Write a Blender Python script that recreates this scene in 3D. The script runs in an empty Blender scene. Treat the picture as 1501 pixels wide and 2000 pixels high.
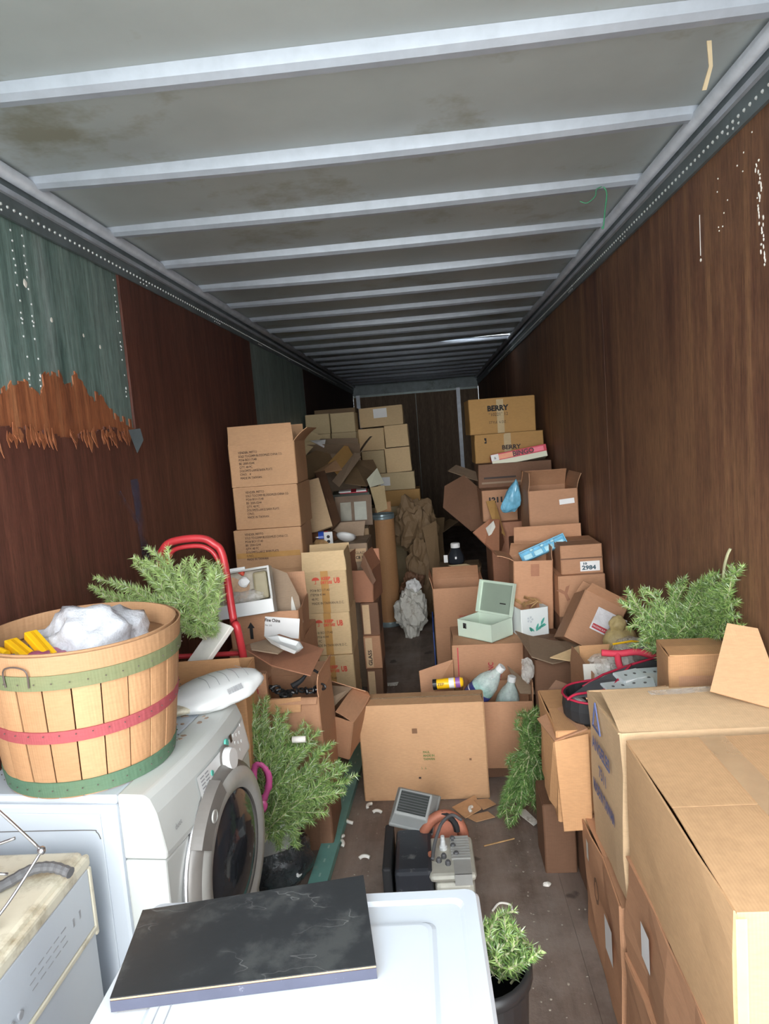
import bpy, bmesh, math, random
from mathutils import Vector, Matrix, Euler, noise

S = bpy.context.scene
COL = S.collection
R = math.radians

# ------------------------------------------------------------------ camera, sky, sun, exposure
cam_d = bpy.data.cameras.new('camera')
cam = bpy.data.objects.new('camera', cam_d)
COL.objects.link(cam)
cam_d.sensor_fit = 'HORIZONTAL'
cam_d.sensor_width = 36.0
cam_d.lens = 36.0 * 1353.4 / 1501.0
cam_d.clip_start = 0.02
_r = Vector((0.99450, 0.06248, -0.07675)); _f = Vector((-0.07038, 0.99160, -0.10857))
_u = _r.cross(_f).normalized(); _r = _f.cross(_u).normalized(); _f.normalize()
cam.matrix_world = Matrix(((_r.x, _u.x, -_f.x, 0.0), (_r.y, _u.y, -_f.y, 0.0), (_r.z, _u.z, -_f.z, 1.85), (0, 0, 0, 1)))
S.camera = cam

W = bpy.data.worlds.new('overcast_sky'); S.world = W
W.use_nodes = True
wn = W.node_tree.nodes; wl = W.node_tree.links
wn['Background'].inputs['Color'].default_value = (0.90, 0.96, 1.0, 1)
wn['Background'].inputs['Strength'].default_value = 8.0

fill_sun_d = bpy.data.lights.new('sun', 'SUN')  # added low, soft sun behind the camera, carries light deep into the trailer
fill_sun_d.energy = 2.5; fill_sun_d.angle = R(34); fill_sun_d.color = (1.0, 0.97, 0.93)
sun = bpy.data.objects.new('sun', fill_sun_d); COL.objects.link(sun)
sun.rotation_euler = Vector((0.05, 1.0, -0.20)).to_track_quat('-Z', 'Y').to_euler()

S.view_settings.view_transform = 'Standard'
S.view_settings.look = 'None'
S.view_settings.gamma = 1.0
S.view_settings.use_curve_mapping = False
S.view_settings.exposure = -0.06
try:
    S.cycles.max_bounces = 10; S.cycles.diffuse_bounces = 7; S.cycles.transparent_max_bounces = 12
    S.cycles.use_denoising = True; S.cycles.sample_clamp_indirect = 8
except Exception:
    pass

# ------------------------------------------------------------------ materials
def srgb(r, g, b):
    f = lambda c: (c / 255 / 12.92) if c / 255 <= 0.04045 else ((c / 255 + 0.055) / 1.055) ** 2.4
    return (f(r), f(g), f(b), 1.0)

MATS = {}
def nt(name):
    m = bpy.data.materials.new(name); m.use_nodes = True
    n = m.node_tree.nodes; l = m.node_tree.links
    return m, n, l, n['Principled BSDF']

def noise_tex(n, l, vec, scale, detail=4, rough=0.6, mapping=None):
    t = n.new('ShaderNodeTexNoise'); t.inputs['Scale'].default_value = scale
    t.inputs['Detail'].default_value = detail; t.inputs['Roughness'].default_value = rough
    if mapping:
        mp = n.new('ShaderNodeMapping'); mp.inputs['Scale'].default_value = mapping
        l.new(vec, mp.inputs['Vector']); l.new(mp.outputs[0], t.inputs['Vector'])
    else:
        l.new(vec, t.inputs['Vector'])
    return t.outputs['Fac']

def ramp(n, l, fac, stops):
    r = n.new('ShaderNodeValToRGB'); e = r.color_ramp.elements
    while len(e) < len(stops): e.new(0.5)
    for i, (p, c) in enumerate(stops):
        e[i].position = p; e[i].color = c
    l.new(fac, r.inputs[0]); return r.outputs[0]

def mix(n, l, fac, a, b, mode='MIX'):
    m = n.new('ShaderNodeMix'); m.data_type = 'RGBA'; m.blend_type = mode
    for s, v in ((m.inputs[0], fac), (m.inputs[6], a), (m.inputs[7], b)):
        if isinstance(v, (int, float)): s.default_value = v
        elif isinstance(v, tuple): s.default_value = v
        else: l.new(v, s)
    return m.outputs[2]

def bump(n, l, p, h, strength=0.2, dist=0.01):
    b = n.new('ShaderNodeBump'); b.inputs['Strength'].default_value = strength; b.inputs['Distance'].default_value = dist
    l.new(h, b.inputs['Height']); l.new(b.outputs[0], p.inputs['Normal'])

def plain(name, c, rough=0.5, metal=0.0, var=0.12, scale=9, alpha=1.0, dirt=None):
    if name in MATS: return MATS[name]
    m, n, l, p = nt(name)
    tc = n.new('ShaderNodeTexCoord')
    f = noise_tex(n, l, tc.outputs['Object'], scale, 5)
    d = tuple(x * (1 - var) for x in c[:3]) + (1,); h = tuple(min(1, x * (1 + var)) for x in c[:3]) + (1,)
    col = ramp(n, l, f, [(0.3, d), (0.7, h)])
    if dirt:
        f2 = noise_tex(n, l, tc.outputs['Object'], dirt[1], 6, 0.7)
        col = mix(n, l, ramp(n, l, f2, [(dirt[2], (0, 0, 0, 1)), (dirt[2] + 0.12, (1, 1, 1, 1))]), col, dirt[0])
    l.new(col, p.inputs['Base Color'])
    p.inputs['Roughness'].default_value = rough; p.inputs['Metallic'].default_value = metal
    p.inputs['Alpha'].default_value = alpha
    bump(n, l, p, f, 0.08)
    MATS[name] = m; return m

def cardboard(name, c, stain=0.35, stain_c=None):
    if name in MATS: return MATS[name]
    m, n, l, p = nt(name)
    tc = n.new('ShaderNodeTexCoord'); oi = n.new('ShaderNodeObjectInfo')
    add = n.new('ShaderNodeVectorMath'); add.operation = 'ADD'
    sc = n.new('ShaderNodeMath'); sc.operation = 'MULTIPLY'; sc.inputs[1].default_value = 17.0
    l.new(oi.outputs['Random'], sc.inputs[0]); l.new(tc.outputs['Object'], add.inputs[0]); l.new(sc.outputs[0], add.inputs[1])
    v = add.outputs[0]
    big = noise_tex(n, l, v, 2.6, 5, 0.6)
    fine = noise_tex(n, l, v, 40, 3, 0.6, (1.0, 1.0, 5.0))
    sc2 = stain_c or tuple(x * 0.58 for x in c[:3]) + (1,)
    base = mix(n, l, ramp(n, l, big, [(0.42, (0, 0, 0, 1)), (0.75, (stain, stain, stain, 1))]), c, sc2)
    base = mix(n, l, 0.16, base, ramp(n, l, fine, [(0.3, (0.25, 0.22, 0.2, 1)), (0.7, (1, 1, 1, 1))]), 'MULTIPLY')
    hs = n.new('ShaderNodeHueSaturation')
    mr = n.new('ShaderNodeMapRange'); mr.inputs[3].default_value = 0.88; mr.inputs[4].default_value = 1.1
    l.new(oi.outputs['Random'], mr.inputs[0]); l.new(mr.outputs[0], hs.inputs['Value']); l.new(base, hs.inputs['Color'])
    l.new(hs.outputs[0], p.inputs['Base Color'])
    p.inputs['Roughness'].default_value = 0.72
    w = n.new('ShaderNodeTexWave'); w.inputs['Scale'].default_value = 45; w.inputs['Distortion'].default_value = 0.6
    l.new(tc.outputs['Object'], w.inputs['Vector'])
    h = n.new('ShaderNodeMath'); h.operation = 'MULTIPLY_ADD'; h.inputs[1].default_value = 0.15
    l.new(w.outputs['Fac'], h.inputs[0]); l.new(big, h.inputs[2])
    bump(n, l, p, h.outputs[0], 0.16, 0.01)
    MATS[name] = m; return m

def plywood(name, cols, streak, wear_c, wear=0.62, rough=0.62):
    m, n, l, p = nt(name)
    tc = n.new('ShaderNodeTexCoord'); v = tc.outputs['Object']
    g = noise_tex(n, l, v, 1.0, 6, 0.65, (14, 14, 0.55))
    fine = noise_tex(n, l, v, 1.0, 6, 0.75, (95, 95, 9))
    big = noise_tex(n, l, v, 1.3, 6, 0.68, (1, 1, 0.5))
    col = ramp(n, l, g, [(0.25, cols[0]), (0.5, cols[1]), (0.78, cols[2])])
    col = mix(n, l, ramp(n, l, big, [(0.35, (0, 0, 0, 1)), (0.7, (streak, streak, streak, 1))]), col, wear_c)
    w2 = noise_tex(n, l, v, 1.0, 5, 0.7, (7, 7, 0.35))
    col = mix(n, l, ramp(n, l, w2, [(wear, (0, 0, 0, 1)), (wear + 0.12, (0.75, 0.75, 0.75, 1))]), col, wear_c)
    col = mix(n, l, 0.75, col, ramp(n, l, fine, [(0.32, (0.28, 0.26, 0.25, 1)), (0.6, (1, 1, 1, 1))]), 'MULTIPLY')
    l.new(col, p.inputs['Base Color']); p.inputs['Roughness'].default_value = rough
    bump(n, l, p, fine, 0.3, 0.006)
    MATS[name] = m; return m

M_brown = plywood('brown_plywood', [srgb(66, 36, 29), srgb(100, 56, 45), srgb(132, 82, 66)], 0.4, srgb(126, 82, 66), 0.62)
M_brown_r = plywood('worn_brown_plywood', [srgb(70, 43, 34), srgb(104, 66, 52), srgb(140, 98, 74)], 0.75, srgb(160, 118, 84), 0.53)
M_brown_dk = plywood('dark_brown_plywood', [srgb(48, 28, 24), srgb(66, 38, 32), srgb(88, 54, 44)], 0.3, srgb(92, 60, 50), 0.7)
M_green = plywood('faded_green_paint', [srgb(62, 90, 86), srgb(122, 148, 142), srgb(170, 188, 184)], 0.7, srgb(164, 180, 178), 0.54, 0.5)
M_orange_wood = plywood('splintered_wood', [srgb(104, 58, 38), srgb(176, 106, 68), srgb(210, 148, 104)], 0.5, srgb(140, 82, 54), 0.55)
M_bulk = plywood('bulkhead_plywood', [srgb(92, 72, 56), srgb(122, 98, 76), srgb(144, 120, 94)], 0.4, srgb(130, 110, 86), 0.65)
M_roof = plain('roof_sheet', srgb(180, 189, 190), 0.45, 0.15, 0.08, 2.2, dirt=(srgb(150, 150, 136), 1.3, 0.54))
M_bow = plain('roof_bow_metal', srgb(178, 187, 200), 0.42, 0.25, 0.08, 14)
M_rail = plain('rail_steel', srgb(106, 116, 120), 0.45, 0.3, 0.2, 7, dirt=(srgb(80, 92, 88), 4, 0.55))
M_tube = plain('rail_tube_metal', srgb(176, 182, 192), 0.38, 0.3, 0.15, 9)
M_rivet = plain('rivet_metal', srgb(198, 202, 202), 0.4, 0.3)
M_steel = plain('galvanised_post', srgb(120, 130, 130), 0.4, 0.5)

def floor_mat():
    m, n, l, p = nt('trailer_floor_wood')
    tc = n.new('ShaderNodeTexCoord'); v = tc.outputs['Object']
    a = noise_tex(n, l, v, 1.0, 6, 0.65, (9, 1.2, 9)); b = noise_tex(n, l, v, 2.4, 6, 0.7); c = noise_tex(n, l, v, 70, 4, 0.8)
    col = ramp(n, l, a, [(0.3, srgb(98, 83, 74)), (0.7, srgb(140, 123, 112))])
    col = mix(n, l, ramp(n, l, b, [(0.45, (0, 0, 0, 1)), (0.62, (0.6, 0.6, 0.6, 1))]), col, srgb(152, 140, 132))
    col = mix(n, l, ramp(n, l, noise_tex(n, l, v, 5.5, 3, 0.5), [(0.68, (0, 0, 0, 1)), (0.72, (0.7, 0.7, 0.7, 1))]), col, srgb(62, 52, 46))
    col = mix(n, l, ramp(n, l, c, [(0.66, (0, 0, 0, 1)), (0.74, (0.7, 0.7, 0.7, 1))]), col, srgb(190, 178, 164))
    l.new(col, p.inputs['Base Color']); p.inputs['Roughness'].default_value = 0.7
    bump(n, l, p, c, 0.25, 0.006); return m
M_floor = floor_mat()

K = dict(
 tan=cardboard('tan_cardboard', srgb(202, 158, 118)), beige=cardboard('beige_cardboard', srgb(218, 188, 144), 0.2),
 kraft=cardboard('kraft_cardboard', srgb(190, 142, 108)), red=cardboard('reddish_cardboard', srgb(170, 118, 90)),
 grey=cardboard('weathered_cardboard', srgb(150, 128, 106)), dusty=cardboard('dusty_cardboard', srgb(204, 182, 142), 0.3),
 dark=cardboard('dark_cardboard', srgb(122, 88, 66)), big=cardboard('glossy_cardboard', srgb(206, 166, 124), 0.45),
 orange=cardboard('orange_cardboard', srgb(206, 156, 110), 0.3), olive=cardboard('olive_cardboard', srgb(184, 142, 84), 0.3),
 mud=cardboard('mud_brown_paper', srgb(128, 104, 76), 0.5), pale=cardboard('pale_cardboard', srgb(212, 180, 142), 0.25))
M_tape = plain('packing_tape', srgb(196, 150, 92), 0.25)
M_clear = plain('clear_tape', srgb(222, 196, 160), 0.12, alpha=0.45)
M_paper = plain('white_paper', srgb(232, 232, 232), 0.6, var=0.04)
M_ink = plain('black_ink', srgb(62, 50, 46), 0.7)
M_inkdk = plain('dark_ink', srgb(30, 28, 30), 0.7)
M_redink = plain('red_ink', srgb(214, 84, 64), 0.7)
M_crimson = plain('crimson_ink', srgb(176, 56, 66), 0.7)
M_blueink = plain('blue_ink', srgb(92, 104, 150), 0.7)
M_greenink = plain('green_ink', srgb(128, 136, 84), 0.7)
M_teal = plain('teal_ink', srgb(84, 170, 154), 0.6)
M_white = plain('white_enamel', srgb(190, 197, 205), 0.22, var=0.02, scale=4)
M_whitepl = plain('white_plastic', srgb(218, 220, 220), 0.35, var=0.03, scale=5)
M_greypl = plain('light_grey_plastic', srgb(192, 195, 192), 0.3, var=0.03, scale=5)
M_seam = plain('dark_seam', srgb(96, 92, 88), 0.6)
M_cream = plain('aged_cream_plastic', srgb(208, 202, 182), 0.4, var=0.08, scale=7, dirt=(srgb(158, 146, 122), 4, 0.52))
M_chrome = plain('chrome', srgb(176, 176, 178), 0.2, 0.9)
M_ring = plain('grey_ring_plastic', srgb(112, 108, 104), 0.35)
M_silver = plain('silver_plastic', srgb(170, 170, 166), 0.3)
M_glassdk = plain('dark_door_glass', srgb(44, 48, 54), 0.06)
M_black = plain('black_plastic', srgb(34, 34, 36), 0.35)
M_blackm = plain('matt_black', srgb(40, 40, 42), 0.7)
M_wood = plain('raw_particle_board', srgb(206, 168, 124), 0.8)
M_redpaint = plain('red_paint', srgb(196, 58, 64), 0.35)
M_pink = plain('pink_plastic', srgb(206, 92, 150), 0.25)
M_redcloth = plain('pinkish_red_fabric', srgb(222, 66, 88), 0.7)
M_yellow = plain('yellow_plastic', srgb(250, 196, 30), 0.35, var=0.04)
M_blue = plain('blue_plastic', srgb(44, 86, 190), 0.35)
M_greenpost = plain('green_painted_steel', srgb(104, 154, 146), 0.4, dirt=(srgb(130, 160, 152), 12, 0.62))
M_bluebox = plain('blue_board', srgb(44, 72, 142), 0.5, dirt=(srgb(110, 130, 180), 10, 0.6))
M_cash = plain('pale_green_enamel', srgb(196, 212, 196), 0.35, var=0.03)
M_cashin = plain('grey_green_enamel', srgb(134, 148, 134), 0.4, var=0.05)
M_copper = plain('rusty_copper', srgb(184, 116, 92), 0.55, 0.2, 0.3, 14)
M_alu = plain('dirty_aluminium', srgb(196, 194, 182), 0.45, 0.15, 0.12, 12, dirt=(srgb(150, 120, 90), 6, 0.62))
M_greyhouse = plain('grey_housing', srgb(160, 162, 160), 0.45, var=0.06)
M_foam = plain('white_foam', srgb(232, 228, 220), 0.8)
M_stone = plain('grey_debris', srgb(150, 140, 128), 0.8, var=0.3)
M_needle = plain('green_tinsel', srgb(156, 184, 108), 0.4, var=0.35, scale=30)
M_needledk = plain('dark_green_tinsel', srgb(102, 138, 74), 0.45, var=0.35, scale=30)
M_frost = plain('frosted_tinsel', srgb(196, 214, 180), 0.3, var=0.1)
M_stem = plain('wire_stem', srgb(176, 176, 140), 0.6)
M_stave = cardboard('basket_stave_wood', srgb(192, 148, 108), 0.45, srgb(170, 120, 78))
M_hoopg = cardboard('green_hoop_wood', srgb(110, 122, 88), 0.5, srgb(140, 128, 90))
M_hoopr = cardboard('red_hoop_wood', srgb(176, 84, 90), 0.35, srgb(160, 84, 76))
M_hoopb = cardboard('bottom_green_hoop_wood', srgb(88, 124, 100), 0.4, srgb(130, 140, 100))
M_rimw = cardboard('basket_rim_wood', srgb(188, 146, 108), 0.4, srgb(188, 142, 100))
M_wire = plain('rusty_wire', srgb(112, 100, 96), 0.45, 0.5)
M_oldwood = plain('old_stained_wood', srgb(104, 82, 62), 0.6, var=0.25, scale=6)
M_darkwood = plain('dark_stained_wood', srgb(84, 60, 44), 0.5, var=0.25, scale=6)
M_drum = cardboard('drum_fibreboard', srgb(186, 138, 94), 0.25)
M_drumrim = plain('blue_grey_rim', srgb(140, 158, 164), 0.35, 0.3)
M_bingo = plain('bingo_red', srgb(206, 56, 78), 0.5)
M_bingow = plain('cream_paper', srgb(226, 226, 204), 0.6, var=0.03)
M_floral = plain('pale_floral_card', srgb(222, 228, 228), 0.5, var=0.04)
M_dirtpaper = plain('grimy_paper', srgb(206, 204, 196), 0.7, dirt=(srgb(150, 140, 126), 14, 0.55))
M_bluebag = plain('blue_packet_plastic', srgb(112, 176, 206), 0.25, var=0.25, scale=22)
M_brownbottle = plain('brown_bottle', srgb(92, 62, 44), 0.15)
M_mag = plain('magazine_cover', srgb(72, 78, 70), 0.4)
M_ground = plain('yard_gravel', srgb(196, 192, 184), 0.9, var=0.15, scale=3)
M_cable = plain('grey_rubber', srgb(96, 96, 98), 0.6)
M_tan_strap = plain('webbing_strap', srgb(196, 178, 146), 0.8)
M_gstring = plain('green_string', srgb(70, 150, 110), 0.6)
M_leaf = plain('dry_leaf', srgb(176, 140, 96), 0.8, var=0.3, scale=25)
M_gtext = plain('grey_print', srgb(150, 152, 156), 0.6)

def film(name, c, a, rough=0.15, trans=0.0):
    if name in MATS: return MATS[name]
    m, n, l, p = nt(name)
    tc = n.new('ShaderNodeTexCoord'); f = noise_tex(n, l, tc.outputs['Object'], 14, 5, 0.7)
    al = ramp(n, l, f, [(0.35, (a - 0.15,) * 3 + (1,)), (0.68, (min(1, a + 0.25),) * 3 + (1,))])
    p.inputs['Base Color'].default_value = c; p.inputs['Roughness'].default_value = rough
    l.new(al, p.inputs['Alpha']); bump(n, l, p, f, 0.5, 0.02); MATS[name] = m; return m
M_bag = film('grocery_bag_film', srgb(222, 226, 234), 0.72)
M_clearbag = film('clear_bag_film', srgb(214, 210, 204), 0.38, 0.08)
M_yelbag = film('yellowed_bag_film', srgb(206, 184, 130), 0.8, 0.3)
M_jug = film('translucent_jug', srgb(206, 228, 226), 0.45, 0.2)
M_jugliq = plain('aqua_cleaner', srgb(140, 206, 190), 0.15, var=0.05)

# ------------------------------------------------------------------ mesh helpers
def obj(name, bm, m, parent=None, smooth=False, solid=None, bevel=None):
    me = bpy.data.meshes.new(name); bm.normal_update(); bm.to_mesh(me); bm.free()
    ms = m if isinstance(m, (list, tuple)) else [m]
    for x in ms: me.materials.append(x)
    if smooth:
        for p in me.polygons: p.use_smooth = True
    o = bpy.data.objects.new(name, me); COL.objects.link(o)
    if parent is not None: o.parent = parent
    if bevel:
        b = o.modifiers.new('bevel', 'BEVEL'); b.width = bevel; b.segments = 2; b.limit_method = 'ANGLE'
    if solid:
        s = o.modifiers.new('solid', 'SOLIDIFY'); s.thickness = solid; s.offset = -1
    return o

def tag(o, label, cat, group=None, kind=None):
    if label: o['label'] = label
    if cat: o['category'] = cat
    if group: o['group'] = group
    if kind: o['kind'] = kind
    return o

def thing(name, label, cat, loc=(0, 0, 0), rot=(0, 0, 0), group=None):
    o = bpy.data.objects.new(name, None); COL.objects.link(o)
    o.empty_display_size = 0.05
    o.location = loc; o.rotation_euler = rot
    return tag(o, label, cat, group)

def struct(name, bm, m, parent=None, **k):
    o = obj(name, bm, m, parent, **k)
    if parent is None: o['kind'] = 'structure'
    return o

def B(*boxes, bm=None):
    bm = bm or bmesh.new()
    for b in boxes:
        x0, x1, y0, y1, z0, z1 = b[:6]
        v = [bm.verts.new((x, y, z)) for x in (x0, x1) for y in (y0, y1) for z in (z0, z1)]
        for f in ((0, 1, 3, 2), (4, 6, 7, 5), (0, 4, 5, 1), (2, 3, 7, 6), (0, 2, 6, 4), (1, 5, 7, 3)):
            bm.faces.new([v[i] for i in f])
    return bm

def tube(pts, r, n=8, bm=None, cap=True):
    bm = bm or bmesh.new(); pts = [Vector(p) for p in pts]; rings = []
    rs = r if isinstance(r, (list, tuple)) else [r] * len(pts)
    up = None
    for i, p in enumerate(pts):
        t = (pts[min(i + 1, len(pts) - 1)] - pts[max(i - 1, 0)]).normalized()
        if up is None:
            up = t.orthogonal().normalized()
        up = (up - t * up.dot(t))
        up = up.normalized() if up.length > 1e-6 else t.orthogonal().normalized()
        s = t.cross(up)
        rings.append([bm.verts.new(p + (up * math.cos(a) + s * math.sin(a)) * rs[i]) for a in [2 * math.pi * k / n for k in range(n)]])
    for a, b in zip(rings, rings[1:]):
        for k in range(n):
            bm.faces.new((a[k], a[(k + 1) % n], b[(k + 1) % n], b[k]))
    if cap:
        bm.faces.new(rings[0][::-1]); bm.faces.new(rings[-1])
    return bm

def smooth_path(pts, k=6):
    P = [Vector(p) for p in pts]; out = []
    for i in range(len(P) - 1):
        a, b, c, d = P[max(i - 1, 0)], P[i], P[i + 1], P[min(i + 2, len(P) - 1)]
        for j in range(k):
            t = j / k
            out.append(0.5 * ((2 * b) + (c - a) * t + (2 * a - 5 * b + 4 * c - d) * t * t + (3 * b - a - 3 * c + d) * t ** 3))
    out.append(P[-1]); return out

def lathe(prof, n=32, bm=None, M=None):
    bm = bm or bmesh.new(); rings = []
    for (r, z) in prof:
        if r < 1e-5: rings.append([bm.verts.new((0, 0, z))])
        else: rings.append([bm.verts.new((r * math.cos(2 * math.pi * k / n), r * math.sin(2 * math.pi * k / n), z)) for k in range(n)])
    vs = [v for q in rings for v in q]
    for a, b in zip(rings, rings[1:]):
        for k in range(n):
            k2 = (k + 1) % n
            if len(a) == 1 and len(b) == 1: continue
            if len(a) == 1: bm.faces.new((a[0], b[k2], b[k]))
            elif len(b) == 1: bm.faces.new((a[k], a[k2], b[0]))
            else: bm.faces.new((a[k], a[k2], b[k2], b[k]))
    if M is not None:
        for v in vs: v.co = M @ v.co
    return bm

def plate(pts, th=0.004, bm=None):
    """a flat piece of board: a polygon in space with a thickness"""
    bm = bm or bmesh.new(); P = [Vector(p) for p in pts]
    nrm = Vector((0, 0, 0))
    for i in range(len(P)):
        a, b = P[i], P[(i + 1) % len(P)]; nrm += a.cross(b)
    nrm.normalize()
    t = [bm.verts.new(p + nrm * th / 2) for p in P]; u = [bm.verts.new(p - nrm * th / 2) for p in P]
    bm.faces.new(t); bm.faces.new(u[::-1])
    for i in range(len(P)):
        j = (i + 1) % len(P); bm.faces.new((t[i], u[i], u[j], t[j]))
    bmesh.ops.triangulate(bm, faces=[f for f in bm.faces if len(f.verts) > 4])
    return bm

def blob(c, rad, amp=0.25, seed=0, sub=3, freq=1.6, bm=None, flat=None):
    bm = bm or bmesh.new()
    g = bmesh.ops.create_icosphere(bm, subdivisions=sub, radius=1.0)
    off = Vector((seed * 7.3, seed * 3.1, seed * 1.7))
    for v in g['verts']:
        d = v.co.normalized()
        k = 1 + amp * (noise.noise(d * freq + off) + 0.55 * abs(noise.noise(d * freq * 2.3 + off)) + 0.3 * noise.noise(d * freq * 5 + off))
        p = Vector((d.x * rad[0] * k, d.y * rad[1] * k, d.z * rad[2] * k))
        if flat is not None and p.z < flat: p.z = flat + (p.z - flat) * 0.1
        v.co = Vector(c) + p
    return bm

def txt(lines, size, m, parent, M, align='LEFT', name='printing', gap=1.15, bold=0.0, sx=1.0):
    """flat print: text laid on a face; M places the text's own x-y plane"""
    cu = bpy.data.curves.new('print', 'FONT'); cu.body = lines; cu.size = size; cu.align_x = align
    cu.space_line = gap; cu.offset = bold; cu.resolution_u = 2; cu.fill_mode = 'FRONT'
    t = bpy.data.objects.new('print', cu); COL.objects.link(t)
    dg = bpy.context.evaluated_depsgraph_get(); dg.update()
    me = bpy.data.meshes.new_from_object(t.evaluated_get(dg))
    bpy.data.objects.remove(t); bpy.data.curves.remove(cu)
    me.transform(M @ Matrix.Diagonal((sx, 1, 1, 1)))
    me.materials.clear(); me.materials.append(m)
    o = bpy.data.objects.new(name, me); COL.objects.link(o); o.parent = parent
    return o

def face_m(face, u, v, w, d, h, off=0.004, rot=0):
    """matrix for flat things on a carton face; u from the face's left edge, v up from its bottom"""
    Rz = Matrix.Rotation(rot, 4, 'Z')
    if face == 'f': b = Matrix.Translation((-w / 2 + u, -d / 2 - off, v)) @ Matrix.Rotation(R(90), 4, 'X')
    elif face == 'l': b = Matrix.Translation((-w / 2 - off, d / 2 - u, v)) @ Matrix.Rotation(R(-90), 4, 'Z') @ Matrix.Rotation(R(90), 4, 'X')
    elif face == 'r': b = Matrix.Translation((w / 2 + off, -d / 2 + u, v)) @ Matrix.Rotation(R(90), 4, 'Z') @ Matrix.Rotation(R(90), 4, 'X')
    else: b = Matrix.Translation((-w / 2 + u, -d / 2 + v, h + off))
    return b @ Rz

def quad_m(M, x0, x1, y0, y1, nx=1):
    bm = bmesh.new()
    for i in range(nx):
        a = x0 + (x1 - x0) * i / nx; b = x0 + (x1 - x0) * (i + 1) / nx
        bm.faces.new([bm.verts.new(M @ Vector(p)) for p in ((a, y0, 0), (b, y0, 0), (b, y1, 0), (a, y1, 0))])
    return bm

def carton(label, x0, x1, yf, depth, z0, z1, m='tan', rz=0, rx=0, ry=0, flaps=None, tape=None, prints=(), papers=(), seed=1,
           amp=0.004, group=None, name='carton', taper=0.0, cat='box'):
    """a corrugated carton: body, its flaps, tape, print and stuck-on papers as parts"""
    w, d, h = x1 - x0, depth, z1 - z0
    t = thing(name, label, cat, ((x0 + x1) / 2, yf + d / 2, z0), (R(rx), R(ry), R(rz)), group)
    mm = K[m] if isinstance(m, str) else m
    bm = bmesh.new(); bmesh.ops.create_cube(bm, size=1.0)
    for v in bm.verts: v.co = Vector((v.co.x * w, v.co.y * d, (v.co.z + 0.5) * h))
    top = [f for f in bm.faces if f.normal.z > 0.9]
    bmesh.ops.delete(bm, geom=top, context='FACES_ONLY')
    ve = [e for e in bm.edges if abs(e.verts[0].co.z - e.verts[1].co.z) > h * 0.5]
    bmesh.ops.bevel(bm, geom=ve, offset=min(0.006, w * 0.04), segments=1, affect='EDGES')
    bmesh.ops.subdivide_edges(bm, edges=[e for e in bm.edges if e.calc_length() > 0.06], cuts=3, use_grid_fill=True)
    so = Vector((seed * 3.7, seed * 1.3, seed * 5.1))
    for v in bm.verts:
        n1 = Vector((noise.noise(v.co * 5 + so), noise.noise(v.co * 5 + so + Vector((9, 0, 0))), 0.4 * noise.noise(v.co * 5 + so + Vector((0, 9, 0)))))
        if v.co.z < 0.01: n1.z = 0
        v.co += n1 * amp
        if taper: v.co.x *= 1 + taper * v.co.z / h; v.co.y *= 1 + taper * v.co.z / h
    bo = obj('body', bm, mm, t, solid=0.005)
    fl = dict(f=0, b=0, l=None, r=None) if flaps is None else flaps
    rng = random.Random(seed)
    for key, ang in fl.items():
        if ang is None: continue
        ln = None
        if isinstance(ang, tuple): ang, ln = ang
        L = w if key in 'fb' else d
        H = ln or (min(d, w) / 2 - 0.002 if key in 'lr' else d / 2 - 0.002)
        bm = bmesh.new(); nx, ny = 4, 4; gr = []
        bend = rng.uniform(-0.03, 0.03) if ang > 5 else 0
        for j in range(ny + 1):
            row = []
            for i in range(nx + 1):
                u = (i / nx - 0.5) * (L - 0.008) * (1 - 0.03 * j / ny); s = H * j / ny
                z = bend * (s / H) ** 2 + (0.004 * noise.noise(Vector((u * 6, s * 6, seed)) ) if ang > 5 else 0)
                a = R(ang)
                # s runs inward when the flap is shut, up at 90, outward at 180
                yy = s * math.cos(a) - z * math.sin(a); zz = s * math.sin(a) + z * math.cos(a)
                row.append((u, yy, zz))
            gr.append(row)
        zt = h + (0.003 if ang < 5 and key in 'fb' else -0.001)
        V = []
        for row in gr:
            q = []
            for (u, yy, zz) in row:
                if key == 'f': p = (u, -d / 2 + yy, zt + zz)
                elif key == 'b': p = (u, d / 2 - yy, zt + zz)
                elif key == 'l': p = (-w / 2 + yy, u, zt + zz)
                else: p = (w / 2 - yy, u, zt + zz)
                q.append(bm.verts.new(p))
            V.append(q)
        for a_, b_ in zip(V, V[1:]):
            for i in range(nx): bm.faces.new((a_[i], a_[i + 1], b_[i + 1], b_[i]))
        if key in 'bl': bmesh.ops.reverse_faces(bm, faces=bm.faces)
        obj('flap', bm, mm, t, solid=0.004)
    if tape:
        for (face, u0, u1, v0, v1, *tm) in tape:
            M = face_m(face, 0, 0, w, d, h, 0.0045)
            obj('tape', quad_m(M, u0, u1, v0, v1), tm[0] if tm else M_tape, t)
    for (face, u, v, size, body, *o) in prints:
        col = o[0] if o else M_ink; rot = o[1] if len(o) > 1 else 0; sx = o[2] if len(o) > 2 else 1.0; bold = o[3] if len(o) > 3 else 0.0
        txt(body, size, col, t, face_m(face, u, v, w, d, h, 0.0055, R(rot)), sx=sx, bold=bold)
    for (face, u, v, a, b, *o) in papers:
        pm = o[0] if o else M_paper; rot = o[1] if len(o) > 1 else 0
        obj('paper_label', quad_m(face_m(face, u, v, w, d, h, 0.005, R(rot)), 0, a, 0, b), pm, t)
    return t

def board_piece(label, pts, m, name='cardboard_piece', th=0.004, group=None, cat='cardboard'):
    c = sum((Vector(p) for p in pts), Vector()) / len(pts)
    o = obj(name, plate([Vector(p) - c for p in pts], th), K[m] if isinstance(m, str) else m)
    o.location = c
    return tag(o, label, cat, group)

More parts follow.
